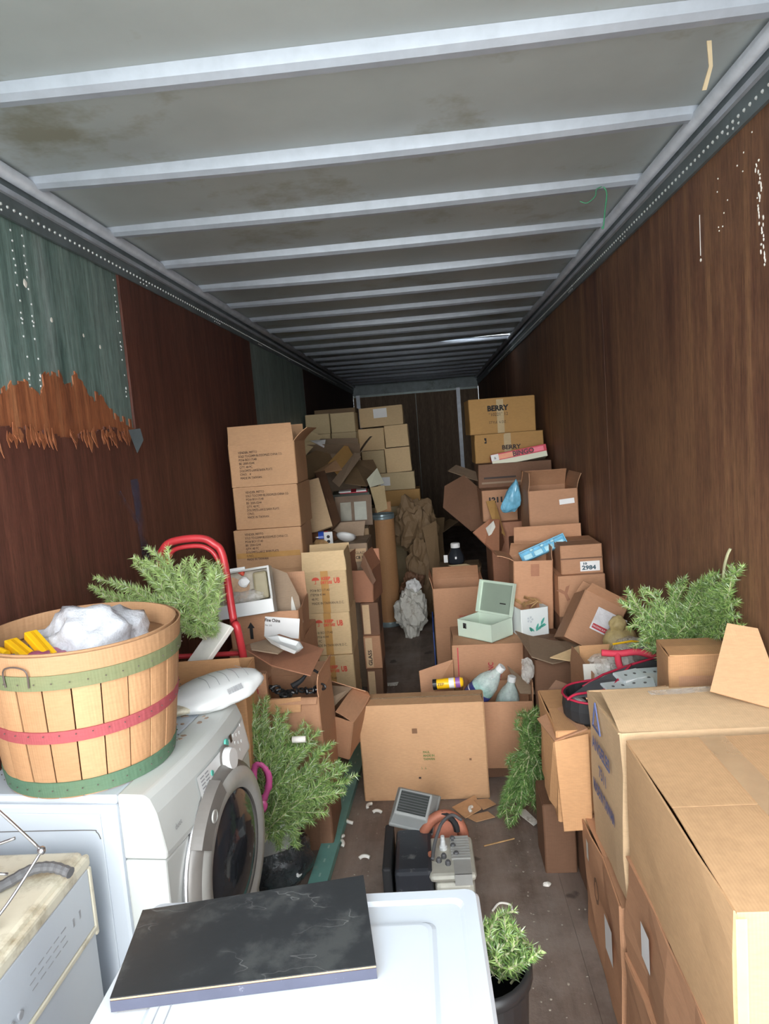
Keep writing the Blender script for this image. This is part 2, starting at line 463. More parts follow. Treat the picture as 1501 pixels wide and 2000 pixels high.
def garland(label, strands, seed=0, m=None, density=300, nl=0.036, name='tinsel_garland', group=None):
    """wired tinsel pine: stems and a mass of needles"""
    rng = random.Random(seed)
    o0 = Vector(strands[0][0]); t = thing(name, label, 'garland', o0, group=group)
    sb = bmesh.new(); nb = bmesh.new()
    for st in strands:
        P = smooth_path([Vector(p) - o0 for p in st], 8)
        tube(P, 0.0028, 5, bm=sb)
        Ls = [0]
        for a, b in zip(P, P[1:]): Ls.append(Ls[-1] + (b - a).length)
        n = int(Ls[-1] * density * 3)
        for _ in range(n):
            s = (0.08 + 0.92 * rng.random()) * Ls[-1]
            i = max(k for k in range(len(Ls)) if Ls[k] <= s); i = min(i, len(P) - 2)
            f = (s - Ls[i]) / max(1e-6, Ls[i + 1] - Ls[i]); p = P[i].lerp(P[i + 1], f)
            tg = (P[i + 1] - P[i]).normalized()
            o1 = tg.orthogonal().normalized(); o2 = tg.cross(o1); az = rng.random() * 6.283
            d = (o1 * math.cos(az) + o2 * math.sin(az)) * 0.8 + tg * rng.uniform(0.25, 0.95)
            d.normalize(); ln = nl * rng.uniform(0.55, 1.15) * (1 if s < Ls[-1] * 0.93 else 0.7)
            w = d.cross(Vector((rng.random() - .5, rng.random() - .5, rng.random() - .5))).normalized() * 0.0019
            f = nb.faces.new((nb.verts.new(p - w), nb.verts.new(p + w), nb.verts.new(p + d * ln)))
            q = rng.random(); f.material_index = 2 if q < 0.12 else (1 if q < 0.45 else 0)
    obj('stem', sb, M_stem, t)
    nd = obj('needles', nb, m or [M_needle, M_needledk, M_frost], t); nd['kind'] = 'stuff'
    return t

# ------------------------------------------------------------------ the trailer
XL, XR, Y0, Y1, ZR = -1.39, 1.01, 0.2, 13.5, 2.86
fl = struct('floor', B((XL, XR, Y0, Y1, -0.12, -0.012)), M_blackm)
for i in range(4):
    a = XL + 0.6 * i
    struct('floor_board', B((a + 0.0005, a + 0.5995, Y0, Y1, -0.0118, 0)), M_floor, fl)
g = struct('ground', B((-40, 40, -60, 40, -1.3, -1.2)), M_ground)

wl_ = struct('wall_left', B((XL - 0.06, XL - 0.012, Y0, Y1, -0.1, ZR + 0.02)), M_steel)
def panel(nm, x0, x1, y0, y1, z0, z1, m, par): return struct(nm, B((x0, x1, y0 + 0.003, y1 - 0.003, z0, z1)), m, par)
SPL = [(0.2, 2.05), (0.6, 2.08), (1.0, 2.06), (1.6, 2.05), (2.0, 2.07), (2.22, 2.06), (2.30, 2.14), (2.40, 2.13), (2.46, 2.10), (2.50, 2.14), (2.57, 2.19), (2.62, 2.18),
       (2.66, 2.13), (2.70, 2.15), (2.74, 2.18), (2.80, 2.16), (2.85, 2.12), (2.92, 2.10), (2.97, 2.09), (3.02, 2.05), (3.10, 2.02), (3.18, 2.00), (3.247, 1.98)]
panel('painted_panel', XL - 0.012, XL - 0.006, Y0, 3.25, 1.9, 2.70, M_green, wl_)
panel('plywood_panel', XL - 0.012, XL + 0.004, 3.25, 5.65, 0, 2.70, M_brown, wl_)
panel('painted_panel', XL - 0.012, XL, 5.65, 8.05, 0, 2.70, M_green, wl_)
panel('plywood_panel', XL - 0.012, XL + 0.002, 8.05, 10.45, 0, 2.70, M_brown_dk, wl_)
panel('plywood_panel', XL - 0.012, XL, 10.45, Y1, 0, 2.70, M_brown_dk, wl_)
# lower panel of the first bay: brown outer ply, torn along its top, with the splintered inner ply showing
rng = random.Random(4)
def ragged(x0, x1, top, zlow, m, nm, jag=.03):
    bm = bmesh.new(); pts = []
    for (a, za), (b, zb) in zip(top, top[1:]):
        n = max(1, int((b - a) / 0.018))
        for k in range(n):
            t = k / n; t2 = (k + .96) / n; j = rng.uniform(-jag, jag)
            pts.append((a + (b - a) * t, za + (zb - za) * t + j)); pts.append((a + (b - a) * t2, za + (zb - za) * t2 + j * rng.uniform(.5, 1.2)))
    pts.append(top[-1])
    for (a, za), (b, zb) in zip(pts, pts[1:]):
        v = [bm.verts.new(p) for p in ((x0, a, zlow), (x0, b, zlow), (x0, b, zb), (x0, a, za), (x1, a, zlow), (x1, b, zlow), (x1, b, zb), (x1, a, za))]
        for f in ((4, 5, 6, 7), (3, 7, 6, 2), (0, 3, 2, 1)): bm.faces.new([v[i] for i in f])
    return struct(nm, bm, m, wl_)
low = [(Y0, 1.98)] + [(y, 1.955 + 0.02 * math.sin(y * 9)) for y in (0.9, 1.5, 2.0, 2.3, 2.5, 2.7, 2.85, 3.0)] + [(3.1, 1.95), (3.247, 1.94)]
ragged(XL - 0.006, XL - 0.001, SPL, 1.8, M_orange_wood, 'splintered_ply')
ragged(XL - 0.001, XL + 0.006, low, 0.0, M_brown, 'plywood_panel', .016)
for i in range(60):
    y = rng.uniform(1.9, 3.2); h = rng.uniform(0.015, 0.05); z = 1.955 - h * rng.uniform(0.2, 0.9)
    struct('splinter', plate([(XL + 0.008, y, z), (XL + 0.009 + rng.uniform(0, .012), y + 0.004, z - h * .9), (XL + 0.008, y + rng.uniform(.012, .045), z), (XL + 0.006, y + .01, z + h)], 0.002), M_orange_wood, wl_)
# torn scrap of steel at the end of the tear
struct('torn_flap', plate([(XL + 0.007, 3.16, 1.97), (XL + 0.03, 3.24, 1.975), (XL + 0.035, 3.25, 1.92), (XL + 0.02, 3.2, 1.86)], 0.002), M_rail, wl_)
bm = bmesh.new()
for (a, b) in ((2.42, 3), (2.49, 3), (3.215, 2)):
    for k in range(26):
        z = 2.66 - k * 0.032 * (1 + 0.1 * math.sin(k))
        if z > 2.12: blob((XL - 0.006, a + 0.004 * math.sin(k * 2.0), z), (0.004, 0.005, 0.005), 0, 0, 1, bm=bm)
r_ = struct('rivet_row', bm, M_rivet, wl_); r_['kind'] = 'stuff'
for (y, z, s) in ((2.47, 2.49, .012), (2.62, 2.385, .008), (2.64, 2.15, .009), (2.70, 2.14, .006), (2.86, 2.36, .006), (3.0, 2.33, .007)):
    struct('paint_chip', blob((XL - 0.005, y, z), (0.002, s, s * 1.2), 0.3, y, 2), M_foam, wl_)
# blue spray mark on the brown panel
M_spray = plain('faded_blue_spray', srgb(74, 92, 124), 0.7)
def spray():
    if 1:
        m = M_spray; n = m.node_tree.nodes; l = m.node_tree.links; p = n['Principled BSDF']
        tc = n.new('ShaderNodeTexCoord'); f = noise_tex(n, l, tc.outputs['Object'], 5, 5, 0.7)
        l.new(ramp(n, l, f, [(0.38, (0, 0, 0, 1)), (0.75, (0.5, 0.5, 0.5, 1))]), p.inputs['Alpha'])
spray()
bm = bmesh.new()
for (ya, za, yb, zb, hw) in ((2.98, 1.70, 3.16, 1.52, .02), (3.16, 1.74, 3.2, 1.3, .04)):
    plate([(XL + 0.0075, ya - hw, za), (XL + 0.0075, ya + hw, za), (XL + 0.0075, yb + hw, zb), (XL + 0.0075, yb - hw, zb)], 0.001, bm=bm)
struct('spray_mark', bm, M_spray, wl_)

wr = struct('wall_right', B((XR + 0.012, XR + 0.06, Y0, Y1, -0.1, ZR + 0.02)), M_steel)
yy = [Y0, 1.62, 4.02, 6.42, 8.82, 11.22, Y1]
for a, b in zip(yy, yy[1:]):
    panel('plywood_panel', XR + 0.001 * (yy.index(a) % 2), XR + 0.012, a - 0.0025, b + 0.0025, 0, 2.70, M_brown_r, wr)
bm = bmesh.new(); rng = random.Random(8)
for k in range(30):
    t = k / 29; blob((XR - 0.001, 2.185 - 0.03 * t + rng.uniform(-.015, .015), 2.56 - t * 0.30), (0.002, rng.uniform(.002, .006), rng.uniform(.003, .010)), 0.3, k, 1, bm=bm)
for k in range(14):
    blob((XR - 0.001, 2.22 + rng.uniform(-.06, .25), 2.54 + rng.uniform(-.1, .12)), (0.002, .003, .003), 0.2, k, 1, bm=bm)
sp = struct('paint_spatter', bm, M_foam, wr); sp['kind'] = 'stuff'
bm = tube([(XR - 0.001, 2.62, 2.54), (XR - 0.001, 2.62, 2.40)], 0.0014, 5); blob((XR - 0.001, 2.62, 2.385), (0.003, 0.007, 0.007), 0, 1, 1, bm=bm)
struct('paint_drip', bm, M_foam, wr)

wb = struct('wall_back', B((XL, XR, Y1, Y1 + 0.05, -0.1, ZR)), M_steel)
for k in range(2):
    a = XL + 1.2 * k
    panel('plywood_panel', a + 0.003, a + 1.197, Y1 - 0.02, Y1 - 0.001, 0, 2.62, M_bulk, wb)
struct('header_beam', B((XL, XR, Y1 - 0.04, Y1 - 0.001, 2.66, ZR)), M_rail, wb)
for x in (XL + 0.06, XR - 0.42): struct('corner_post', B((x, x + 0.07, Y1 - 0.06, Y1 - 0.021, 0, 2.66)), M_tube, wb)

# roof: sheets with a split near the far end, carried by bows
ce = struct('ceiling', B((XL - 0.06, XR + 0.06, Y0, 7.70, ZR, ZR + 0.01), (XL - 0.06, XR + 0.06, 8.10, Y1 + .05, ZR, ZR + 0.01)), M_roof)
struct('torn_sheet', plate([(XL - .06, 7.70, ZR + .004), (XR + .06, 7.70, ZR + .004), (XR + .06, 7.88, ZR + .004), (.80, 7.84, ZR + .004), (.35, 7.89, ZR - .004), (.0, 8.01, ZR - .004), (-.4, 8.10, ZR + .004), (XL - .06, 8.10, ZR + .004)], 0.008), M_roof, ce)
struct('torn_sheet', plate([(XR + .06, 7.94, ZR + .004), (XR + .06, 8.10, ZR + .004), (-.3, 8.10, ZR + .004), (.0, 8.06, ZR + .01), (.4, 8.01, ZR + .014), (.80, 7.95, ZR + .010)], 0.006), M_roof, ce)
for i in range(-3, 18):
    y = 2.537 + 0.61 * i
    if y > Y1 - 0.1: break
    bm = bmesh.new(); n = 10; prof = [(-0.040, 0.0), (-0.030, -0.018), (-0.014, -0.030), (0.014, -0.030), (0.030, -0.018), (0.040, 0.0)]
    rows = []
    for k in range(n + 1):
        x = XL + 0.03 + (XR - XL - 0.06) * k / n; sag = 0.012 * math.cos((k / n - 0.5) * math.pi) * (1 if i % 3 else 1.6)
        rows.append([bm.verts.new((x, y + a, ZR - 0.0005 + b * (1.15 if i < 4 else 1) - (sag if b < 0 else 0))) for a, b in prof])
    for p, q in zip(rows, rows[1:]):
        for j in range(len(prof) - 1): bm.faces.new((p[j], p[j + 1], q[j + 1], q[j]))
    bm.faces.new(rows[0]); bm.faces.new(rows[-1][::-1])
    struct('roof_bow', bm, M_bow, ce, smooth=False)
for s, x in ((1, XL), (-1, XR)):
    tr = struct('trim_1' if s > 0 else 'trim_2', B((min(x, x + s * 0.012), max(x, x + s * 0.012), Y0, Y1, 2.69, ZR - 0.002)), M_rail)
    struct('rail_tube', tube([(x + s * 0.035, Y0, ZR - 0.03), (x + s * 0.035, Y1, ZR - 0.03)], 0.024, 10), M_tube, tr, smooth=True)
    struct('rail_lip', B((min(x + s * .012, x + s * 0.026), max(x + s * .012, x + s * 0.026), Y0, Y1, 2.765, 2.785)), M_tube, tr)
    bm = bmesh.new(); y = 1.4
    while y < 11:
        m = Matrix.Translation((x + s * 0.012, y, 2.725)); bmesh.ops.create_icosphere(bm, subdivisions=1, radius=0.0065, matrix=m)
        if 0.28 < ((y - 3.2) % 1.22) < 0.40: bmesh.ops.create_icosphere(bm, subdivisions=1, radius=0.005, matrix=Matrix.Translation((x + s * 0.012, y, 2.705)))
        y += 0.038
    q = struct('rivet_row', bm, M_rivet, tr); q['kind'] = 'stuff'

# things hanging from the roof
o = obj('hanging_strap', plate([(.80, 2.0, 2.815), (.812, 2.0, 2.815), (.822, 2.02, 2.76), (.812, 2.04, 2.71), (.80, 2.04, 2.71), (.812, 2.02, 2.76)], 0.004), M_tan_strap)
tag(o, 'short tan webbing strap hanging from the nearest roof bow', 'strap')
o = obj('string_loop', tube(smooth_path([(.81, 3.13, 2.83), (.825, 3.13, 2.80), (.815, 3.13, 2.73), (.805, 3.13, 2.66), (.80, 3.13, 2.665)], 6), 0.003, 6), M_gstring)
tag(o, 'green string dangling from a roof bow near the right wall', 'string')
tube(smooth_path([(.81, 3.13, 2.83), (.78, 3.12, 2.815), (.775, 3.12, 2.79), (.74, 3.12, 2.765), (.71, 3.12, 2.775)], 5), 0.0022, 5, bm=(b2 := bmesh.new())); obj('loose_end', b2, M_gstring, o)

# ------------------------------------------------------------------ washing machine (front loader), turned to face the aisle
def washer():
    t = thing('washing_machine', 'white front-loading washing machine with grey round door, under the bushel basket', 'washing machine', (-0.80, 1.70, 0), (0, 0, R(-5)))
    d, wd = -0.555, 0.645                       # local x points out of the front, local y runs along the front
    obj('body', B((d, -0.10, 0, wd, 0.03, 0.925)), M_white, t, bevel=0.012)
    obj('side_panel', B((d + 0.03, -0.15, -0.004, 0.0, 0.08, 0.90)), M_white, t, bevel=0.004)
    obj('top_panel', B((d, -0.095, -0.004, wd + .004, 0.927, 0.952)), M_white, t, bevel=0.008)
    # fascia: profile in x-z swept along y, bowed outward in the middle
    def sweep(prof, nm, m, ya, yb, n=14, bow=0.02):
        bm = bmesh.new(); rows = []
        for k in range(n + 1):
            y = ya + (yb - ya) * k / n; b = bow * math.sin(math.pi * y / wd)
            rows.append([bm.verts.new((x + (b if x > -0.04 else 0), y, z)) for x, z in prof])
        for p, q in zip(rows, rows[1:]):
            for j in range(len(prof)): bm.faces.new((p[j], p[(j + 1) % len(prof)], q[(j + 1) % len(prof)], q[j]))
        bm.faces.new(rows[0][::-1]); bm.faces.new(rows[-1])
        return obj(nm, bm, m, t, bevel=0.006)
    sweep([(-0.094, 0.955), (-0.094, 0.772), (0.028, 0.772), (0.030, 0.79), (0.012, 0.90), (-0.004, 0.940), (-0.02, 0.953)], 'control_fascia', M_greypl, -0.004, wd + 0.004)
    sweep([(-0.094, 0.768), (-0.094, 0.04), (0.005, 0.04), (0.012, 0.30), (0.022, 0.62), (0.024, 0.768)], 'front_panel', M_greypl, -0.004, wd + 0.004)
    # sloped console frame: u along y, v up the slope
    def con(y, v):
        b = 0.02 * math.sin(math.pi * y / wd); x = 0.030 - v * 0.016 + b
        return Vector((x + 0.004, y, 0.79 + v * 0.105))
    def patch(y0, y1, v0, v1, nm, m, off=0.0):
        n = 10; bm = bmesh.new(); rows = []
        for k in range(n + 1):
            y = y0 + (y1 - y0) * k / n
            rows.append([bm.verts.new(con(y, v) + Vector((off, 0, off * .2))) for v in (v0, v1)])
        for p, q in zip(rows, rows[1:]): bm.faces.new((p[0], q[0], q[1], p[1]))
        return obj(nm, bm, m, t)
    patch(0.20, 0.62, 0.02, 1.0, 'control_panel', M_whitepl, 0.0015)
    for k in range(9):
        for c in range(2):
            patch(0.215 + 0.03 * c, 0.238 + 0.03 * c, 0.08 + .1 * k, 0.12 + .1 * k, 'panel_print', M_gtext, 0.003)
    def disc(y, v, r, h, nm, m, n=20, sx=1):
        c = con(y, v); q = Matrix.Translation(c) @ Matrix.Rotation(R(90 - 8), 4, 'Y')
        return obj(nm, lathe([(r, 0), (r, h * .6), (r * .86, h), (0, h)], n, M=q), m, t, smooth=False)
    disc(0.40, 0.62, 0.047, 0.006, 'knob_ring', M_ring)
    k = disc(0.40, 0.62, 0.038, 0.028, 'dial_knob', M_whitepl)
    disc(0.43, 1.02, 0.013, 0.006, 'lit_button', M_teal); disc(0.29, 0.72, 0.009, 0.004, 'lit_button', M_teal)
    patch(0.462, 0.482, 0.85, 1.1, 'display_window', M_black, 0.003)
    patch(0.473, 0.48, 0.42, 0.62, 'cancel_button', M_crimson, 0.003)
    for i, (y, v) in enumerate(((.50, .45), (.50, .7), (.50, .95), (.53, .35), (.53, .6), (.53, .85), (.56, .5), (.56, .8), (.585, .95))):
        disc(y, v, 0.006, 0.003, 'button', M_whitepl, 10)
    txt('duet', 0.022, M_gtext, t, Matrix.Translation(con(0.045, 0.35) + Vector((0.004, 0, 0))) @ Matrix.Rotation(R(90), 4, 'Z') @ Matrix.Rotation(R(80), 4, 'X'))
    # door: ring, bowl glass, latch plate; axis along local x
    q = Matrix.Translation((0.030, 0.335, 0.575)) @ Matrix.Rotation(R(90), 4, 'Y')
    dr = obj('door', lathe([(0.282, 0), (0.286, 0.012), (0.280, 0.028), (0.262, 0.044), (0.225, 0.052), (0.20, 0.046), (0.192, 0.03)], 48, M=q), M_ring, t, smooth=True)
    obj('silver_ring', lathe([(0.262, 0.045), (0.245, 0.054), (0.214, 0.056), (0.196, 0.047)], 48, M=q), M_silver, dr, smooth=True)
    obj('door_glass', lathe([(0.197, 0.040), (0.17, 0.052), (0.11, 0.064), (0.05, 0.069), (0, 0.070)], 48, M=q), M_glassdk, dr, smooth=True)
    obj('chrome_trim', lathe([(0.288, 0.0), (0.292, 0.006), (0.288, 0.014)], 48, M=q), M_chrome, dr, smooth=True)
    bm = bmesh.new(); a0, a1 = R(104), R(146); n = 12; rows = []
    for i in range(n + 1):
        a = a0 + (a1 - a0) * i / n
        rows.append([bm.verts.new((0.030 + h, 0.335 + rr * math.cos(a), 0.575 + rr * math.sin(a))) for rr, h in ((.291, .014), (.288, .05), (.243, .060), (.238, .052))])
    for p, r2 in zip(rows, rows[1:]):
        for j in range(3): bm.faces.new((p[j], r2[j], r2[j + 1], p[j + 1]))
    hd = obj('door_handle', bm, M_ring, dr, solid=0.004)
    a = R(126); c = (0.088, 0.335 + .266 * math.cos(a), 0.575 + .266 * math.sin(a))
    obj('emblem', lathe([(0.019, 0), (0.019, 0.004), (0.015, 0.005), (0.015, .003), (0, .003)], 20, M=Matrix.Translation(c) @ Matrix.Rotation(R(90), 4, 'Y')), M_silver, hd)
    obj('outline_seam', tube(smooth_path([(d + 0.06, -0.006, 0.845), (-0.2, -0.006, 0.855), (-0.165, -0.006, 0.85), (-0.155, -0.006, 0.83)], 5), 0.0012, 5), M_seam, t)
    bm = bmesh.new()
    for x in (d + .05, -.14):
        for y in (.06, wd - .06): lathe([(0.02, 0), (0.02, .03), (0, .03)], 12, bm=bm, M=Matrix.Translation((x, y, 0)))
    obj('feet', bm, M_black, t)
    bm = bmesh.new(); rng = random.Random(3)
    for _ in range(26):
        y, x = rng.uniform(.33, .52), rng.uniform(-.22, -.05)
        blob((x, y, .954), (rng.uniform(.003, .012), rng.uniform(.003, .01), .002), .5, rng.random() * 9, 1, bm=bm)
    o = obj('rust_flakes', bm, plain('rust_flakes', srgb(158, 134, 116), 0.8), t); o['kind'] = 'stuff'
washer()

# ------------------------------------------------------------------ dishwasher at the left edge
def dishwasher():
    t = thing('dishwasher', 'yellowed cream-topped dishwasher with a white control front at the left edge', 'dishwasher', (-0.95, 1.625, 0))
    w, d = 0.43, 0.62                           # local: front face at x = 0 looking +x, far end at y = 0
    obj('body', B((-w, -0.03, -d, -0.004, 0.02, 0.80)), M_white, t, bevel=0.006)
    bm = B((-w, -0.008, -d - .004, 0, 0.802, 0.852))
    obj('top', bm, M_cream, t, bevel=0.014)
    obj('top_edge_band', B((-0.012, 0.006, -d - .004, 0.003, 0.808, 0.842)), M_cream, t, bevel=0.008)
    obj('end_trim', B((-0.03, 0.005, -0.010, 0.004, 0.62, 0.806)), M_cream, t, bevel=0.004)
    obj('control_panel', B((-0.03, 0.002, -d, -0.010, 0.648, 0.806)), M_white, t, bevel=0.003)
    obj('panel_trim', B((-0.03, 0.006, -d, -0.006, 0.634, 0.647)), M_cream, t, bevel=0.003)
    obj('door', B((-0.03, 0.0, -d, -0.006, 0.03, 0.632)), M_white, t, bevel=0.004)
    M = Matrix.Rotation(R(90), 4, 'Z') @ Matrix.Rotation(R(90), 4, 'X')
    for i in range(5):
        b = obj('button', lathe([(0.0095, 0), (0.0095, .003), (0.008, .004), (0, .004)], 14, M=Matrix.Translation((0.002, -0.335 - 0.030 * i, 0.69)) @ Matrix.Rotation(R(90), 4, 'Y')), M_gtext, t)
    for i in range(2):
        obj('panel_print', B((0.002, 0.0028, -0.075 - .03 * i, -0.067 - .03 * i, 0.715, 0.735)), M_gtext, t)
    for i in range(5):
        for j in range(3):
            a = -0.135 - 0.032 * i - 0.006 * (j % 2)
            obj('panel_print', B((0.002, 0.0028, a - .022, a, 0.702 + .018 * j, 0.7045 + .018 * j)), M_gtext, t)
    bm = bmesh.new()
    for y in (-.05, -d + .05):
        for x in (-.05, -w + .05): lathe([(0.015, 0), (0.015, .02), (0, .02)], 10, bm=bm, M=Matrix.Translation((x, y, 0)))
    obj('feet', bm, M_black, t)
dishwasher()

# ------------------------------------------------------------------ dryer whose white lid fills the bottom of the view
def dryer():
    x0, x1, y0, y1, z = -0.625, 0.042, 0.63, 1.315, 0.925
    t = thing('dryer', 'white dryer with a recessed white lid under the black shelf board', 'dryer', ((x0 + x1) / 2, (y0 + y1) / 2, 0), (0, 0, R(1.5)))
    w, d = x1 - x0, y1 - y0
    obj('body', B((-w / 2 + .004, w / 2 - .004, -d / 2, d / 2 - .004, 0.02, 0.895)), M_white, t, bevel=0.01)
    # lid: rim ring and sunken panel
    bm = bmesh.new()
    def ring(i, zz, r=0.02):
        a, b = w / 2 - i, d / 2 - i; out = []
        for cx, cy, s in ((a, b, 0), (-a, b, 90), (-a, -b, 180), (a, -b, 270)):
            for k in range(5):
                an = R(s + 22.5 * k); out.append(bm.verts.new((cx - math.copysign(r, cx) + r * math.cos(an), cy - math.copysign(r, cy) + r * math.sin(an), zz)))
        return out
    rs = [ring(-.004, .897), ring(-.004, .915), ring(0.003, z), ring(0.028, z), ring(0.036, z - .006), ring(0.085, z - .007), ring(0.093, z - .001), ring(.10, z)]
    for p, q in zip(rs, rs[1:]):
        for k in range(20): bm.faces.new((p[k], p[(k + 1) % 20], q[(k + 1) % 20], q[k]))
    bm.faces.new(rs[-1]); bm.faces.new(rs[0][::-1])
    obj('lid', bm, M_white, t)
    obj('dark_gasket', B((-w / 2 + .008, w / 2 - .002, -d / 2 + .004, d / 2 - .001, 0.884, 0.8965)), M_blackm, t)
    for k, x in enumerate((-0.225, -.205)):
        obj('crease', tube([(x, -d / 2 + .05, z + .0005), (x, d / 2 - .12, z + .0005)], 0.0012, 5), M_gtext, t)
    bm = bmesh.new()
    for x in (-.28, .28):
        for y in (-.28, .28): lathe([(0.018, 0), (0.018, .02), (0, .02)], 10, bm=bm, M=Matrix.Translation((x, y, 0)))
    obj('feet', bm, M_black, t)
dryer()

# black laminated shelf board on the dryer
P = [Vector(p) for p in ((-0.632, 1.250, 0), (-0.197, 1.338, 0), (-0.152, 1.092, 0), (-0.597, 1.032, 0))]
c = sum(P, Vector()) / 4; c.z = 0.926
M_melamine = plain('scuffed_black_laminate', srgb(46, 48, 50), 0.3, dirt=(srgb(66, 68, 68), 9, 0.52))
def scuffs():
    m = M_melamine; n = m.node_tree.nodes; l = m.node_tree.links; p = n['Principled BSDF']
    tc = n.new('ShaderNodeTexCoord'); src = p.inputs['Base Color'].links[0].from_socket
    f = noise_tex(n, l, tc.outputs['Object'], 7, 3, 0.5, (1.0, 2.2, 1.0))
    s = ramp(n, l, f, [(0.492, (0, 0, 0, 1)), (0.498, (.22, .22, .22, 1)), (0.504, (0, 0, 0, 1))])
    f2 = noise_tex(n, l, tc.outputs['Object'], 9, 2, 0.5)
    s2 = mix(n, l, 1.0, s, ramp(n, l, f2, [(0.5, (0, 0, 0, 1)), (0.6, (1, 1, 1, 1))]), 'MULTIPLY')
    l.new(mix(n, l, s2, src, srgb(190, 190, 188)), p.inputs['Base Color'])
scuffs()
t = thing('shelf_board', 'black laminate shelf board with bare wood edges lying on the white dryer', 'board', c)
def inset(k): return [Vector((p.x - c.x, p.y - c.y, 0)) * k for p in P]
def slab(z0, z1, k):
    bm = bmesh.new(); a = [bm.verts.new(p + Vector((0, 0, z0))) for p in inset(k)]; b = [bm.verts.new(p + Vector((0, 0, z1))) for p in inset(k)]
    bm.faces.new(a); bm.faces.new(b[::-1])
    for i in range(4): bm.faces.new((a[i], b[i], b[(i + 1) % 4], a[(i + 1) % 4]))
    bmesh.ops.recalc_face_normals(bm, faces=bm.faces)
    return bm
obj('core', slab(0.0, 0.0225, 0.996), M_wood, t)
obj('laminate', slab(0.0225, 0.0245, 1.0), M_melamine, t)
a, b = inset(1.0)[3], inset(1.0)[2]
obj('edge_strip', plate([a + Vector((0, -.001, .0)), b + Vector((0, -.001, .0)), b + Vector((0, -.001, .0195)), a + Vector((0, -.001, .0195))], 0.0016), plain('worn_edge_strip', srgb(74, 76, 92), 0.4, dirt=(srgb(150, 150, 160), 30, 0.62)), t)

# ------------------------------------------------------------------ bushel basket
def basket():
    cx, cy, z0 = -1.066, 1.93, 0.957
    t = thing('bushel_basket', 'large round wooden bushel basket with green and red hoops on the washing machine', 'basket', (cx, cy, z0), (R(1), R(1.5), 0))
    r0, r1, h = 0.228, 0.272, 0.405
    sh = Vector((0.006, 0.0, 0))
    rr = lambda z: r0 + (r1 - r0) * (z / h) ** 0.8
    ctr = lambda z: sh * (z / h)
    n = 23; rng = random.Random(2)
    for k in range(n):
        a = 2 * math.pi * k / n; da = math.pi / n * 0.95; bm = bmesh.new(); rows = []
        lo = rng.uniform(-.002, .002)
        for j in range(7):
            z = h * j / 6 * 0.985; r = rr(z) + lo
            rows.append([bm.verts.new(ctr(z) + Vector(((r + q) * math.cos(a + s * da), (r + q) * math.sin(a + s * da), z))) for s, q in ((-1, 0), (-.5, .0012), (0, .0016), (.5, .0012), (1, 0))])
        for p, q in zip(rows, rows[1:]):
            for i in range(4): bm.faces.new((p[i], p[i + 1], q[i + 1], q[i]))
        obj('stave', bm, M_stave, t, solid=0.004)
    def hoop(nm, z0, z1, off, m, th=0.004, a0=0, a1=360, tilt=0.0):
        bm = bmesh.new(); N = 60; rows = []
        for k in range(N + 1):
            a = R(a0 + (a1 - a0) * k / N); dz = tilt * math.sin(a)
            rows.append([bm.verts.new(ctr(z) + Vector(((rr(max(z, 0)) + off) * math.cos(a), (rr(max(z, 0)) + off) * math.sin(a), z + dz))) for z in (z0, z1)])
        for p, q in zip(rows, rows[1:]): bm.faces.new((p[0], q[0], q[1], p[1]))
        return obj(nm, bm, m, t, solid=th)
    hoop('bottom_hoop', 0.006, 0.050, 0.0055, M_hoopb); hoop('red_hoop', 0.172, 0.205, 0.0055, M_hoopr, tilt=0.006)
    hoop('green_hoop', 0.318, 0.358, 0.0095, M_hoopg); hoop('rim_hoop', 0.325, 0.408, 0.0055, M_rimw)
    hoop('inner_rim', 0.350, 0.412, -0.0075, M_rimw, 0.005)
    obj('bottom', lathe([(0, .004), (r0 - .004, .004), (r0 - .004, .010), (0, .010)], 32), M_stave, t)
    for a0 in (262, 82):
        pts = []
        for da, z in ((-7, .33), (-7, .372), (-3, .385), (3, .385), (7, .372), (7, .33)):
            a = R(a0 + da); r = rr(z) + .014; pts.append(ctr(z) + Vector((r * math.cos(a), r * math.sin(a), z)))
        obj('wire_handle', tube(smooth_path(pts, 4), 0.0022, 6), M_wire, t)
    bm = bmesh.new()
    for k in range(40):
        a = 2 * math.pi * k / 40 + .03
        for z, o in ((.19, .0105), (.338, .0145), (.03, .0105)):
            r = rr(z) + o; blob(ctr(z) + Vector((r * math.cos(a), r * math.sin(a), z)), (.0022, .0022, .0022), 0, 0, 1, bm=bm)
    o = obj('staples', bm, M_wire, t); o['kind'] = 'stuff'
basket()
o = obj('plastic_bag', blob((0, 0, 0), (0.150, 0.145, 0.115), 0.34, 5, 4, 1.9), M_bag, smooth=True); o.location = (-1.05, 1.97, 1.295)
tag(o, 'crumpled white plastic carrier bag in the bushel basket', 'bag')
o = obj('crumpled_packet', blob((0, 0, 0), (0.055, 0.05, 0.03), 0.4, 8, 3, 2), plain('purple_red_packet', srgb(176, 92, 124), 0.4, var=0.3, scale=18), smooth=True); o.location = (-1.10, 1.80, 1.305)
tag(o, 'purplish red crumpled packet peeking out of the basket by the bag', 'packet')
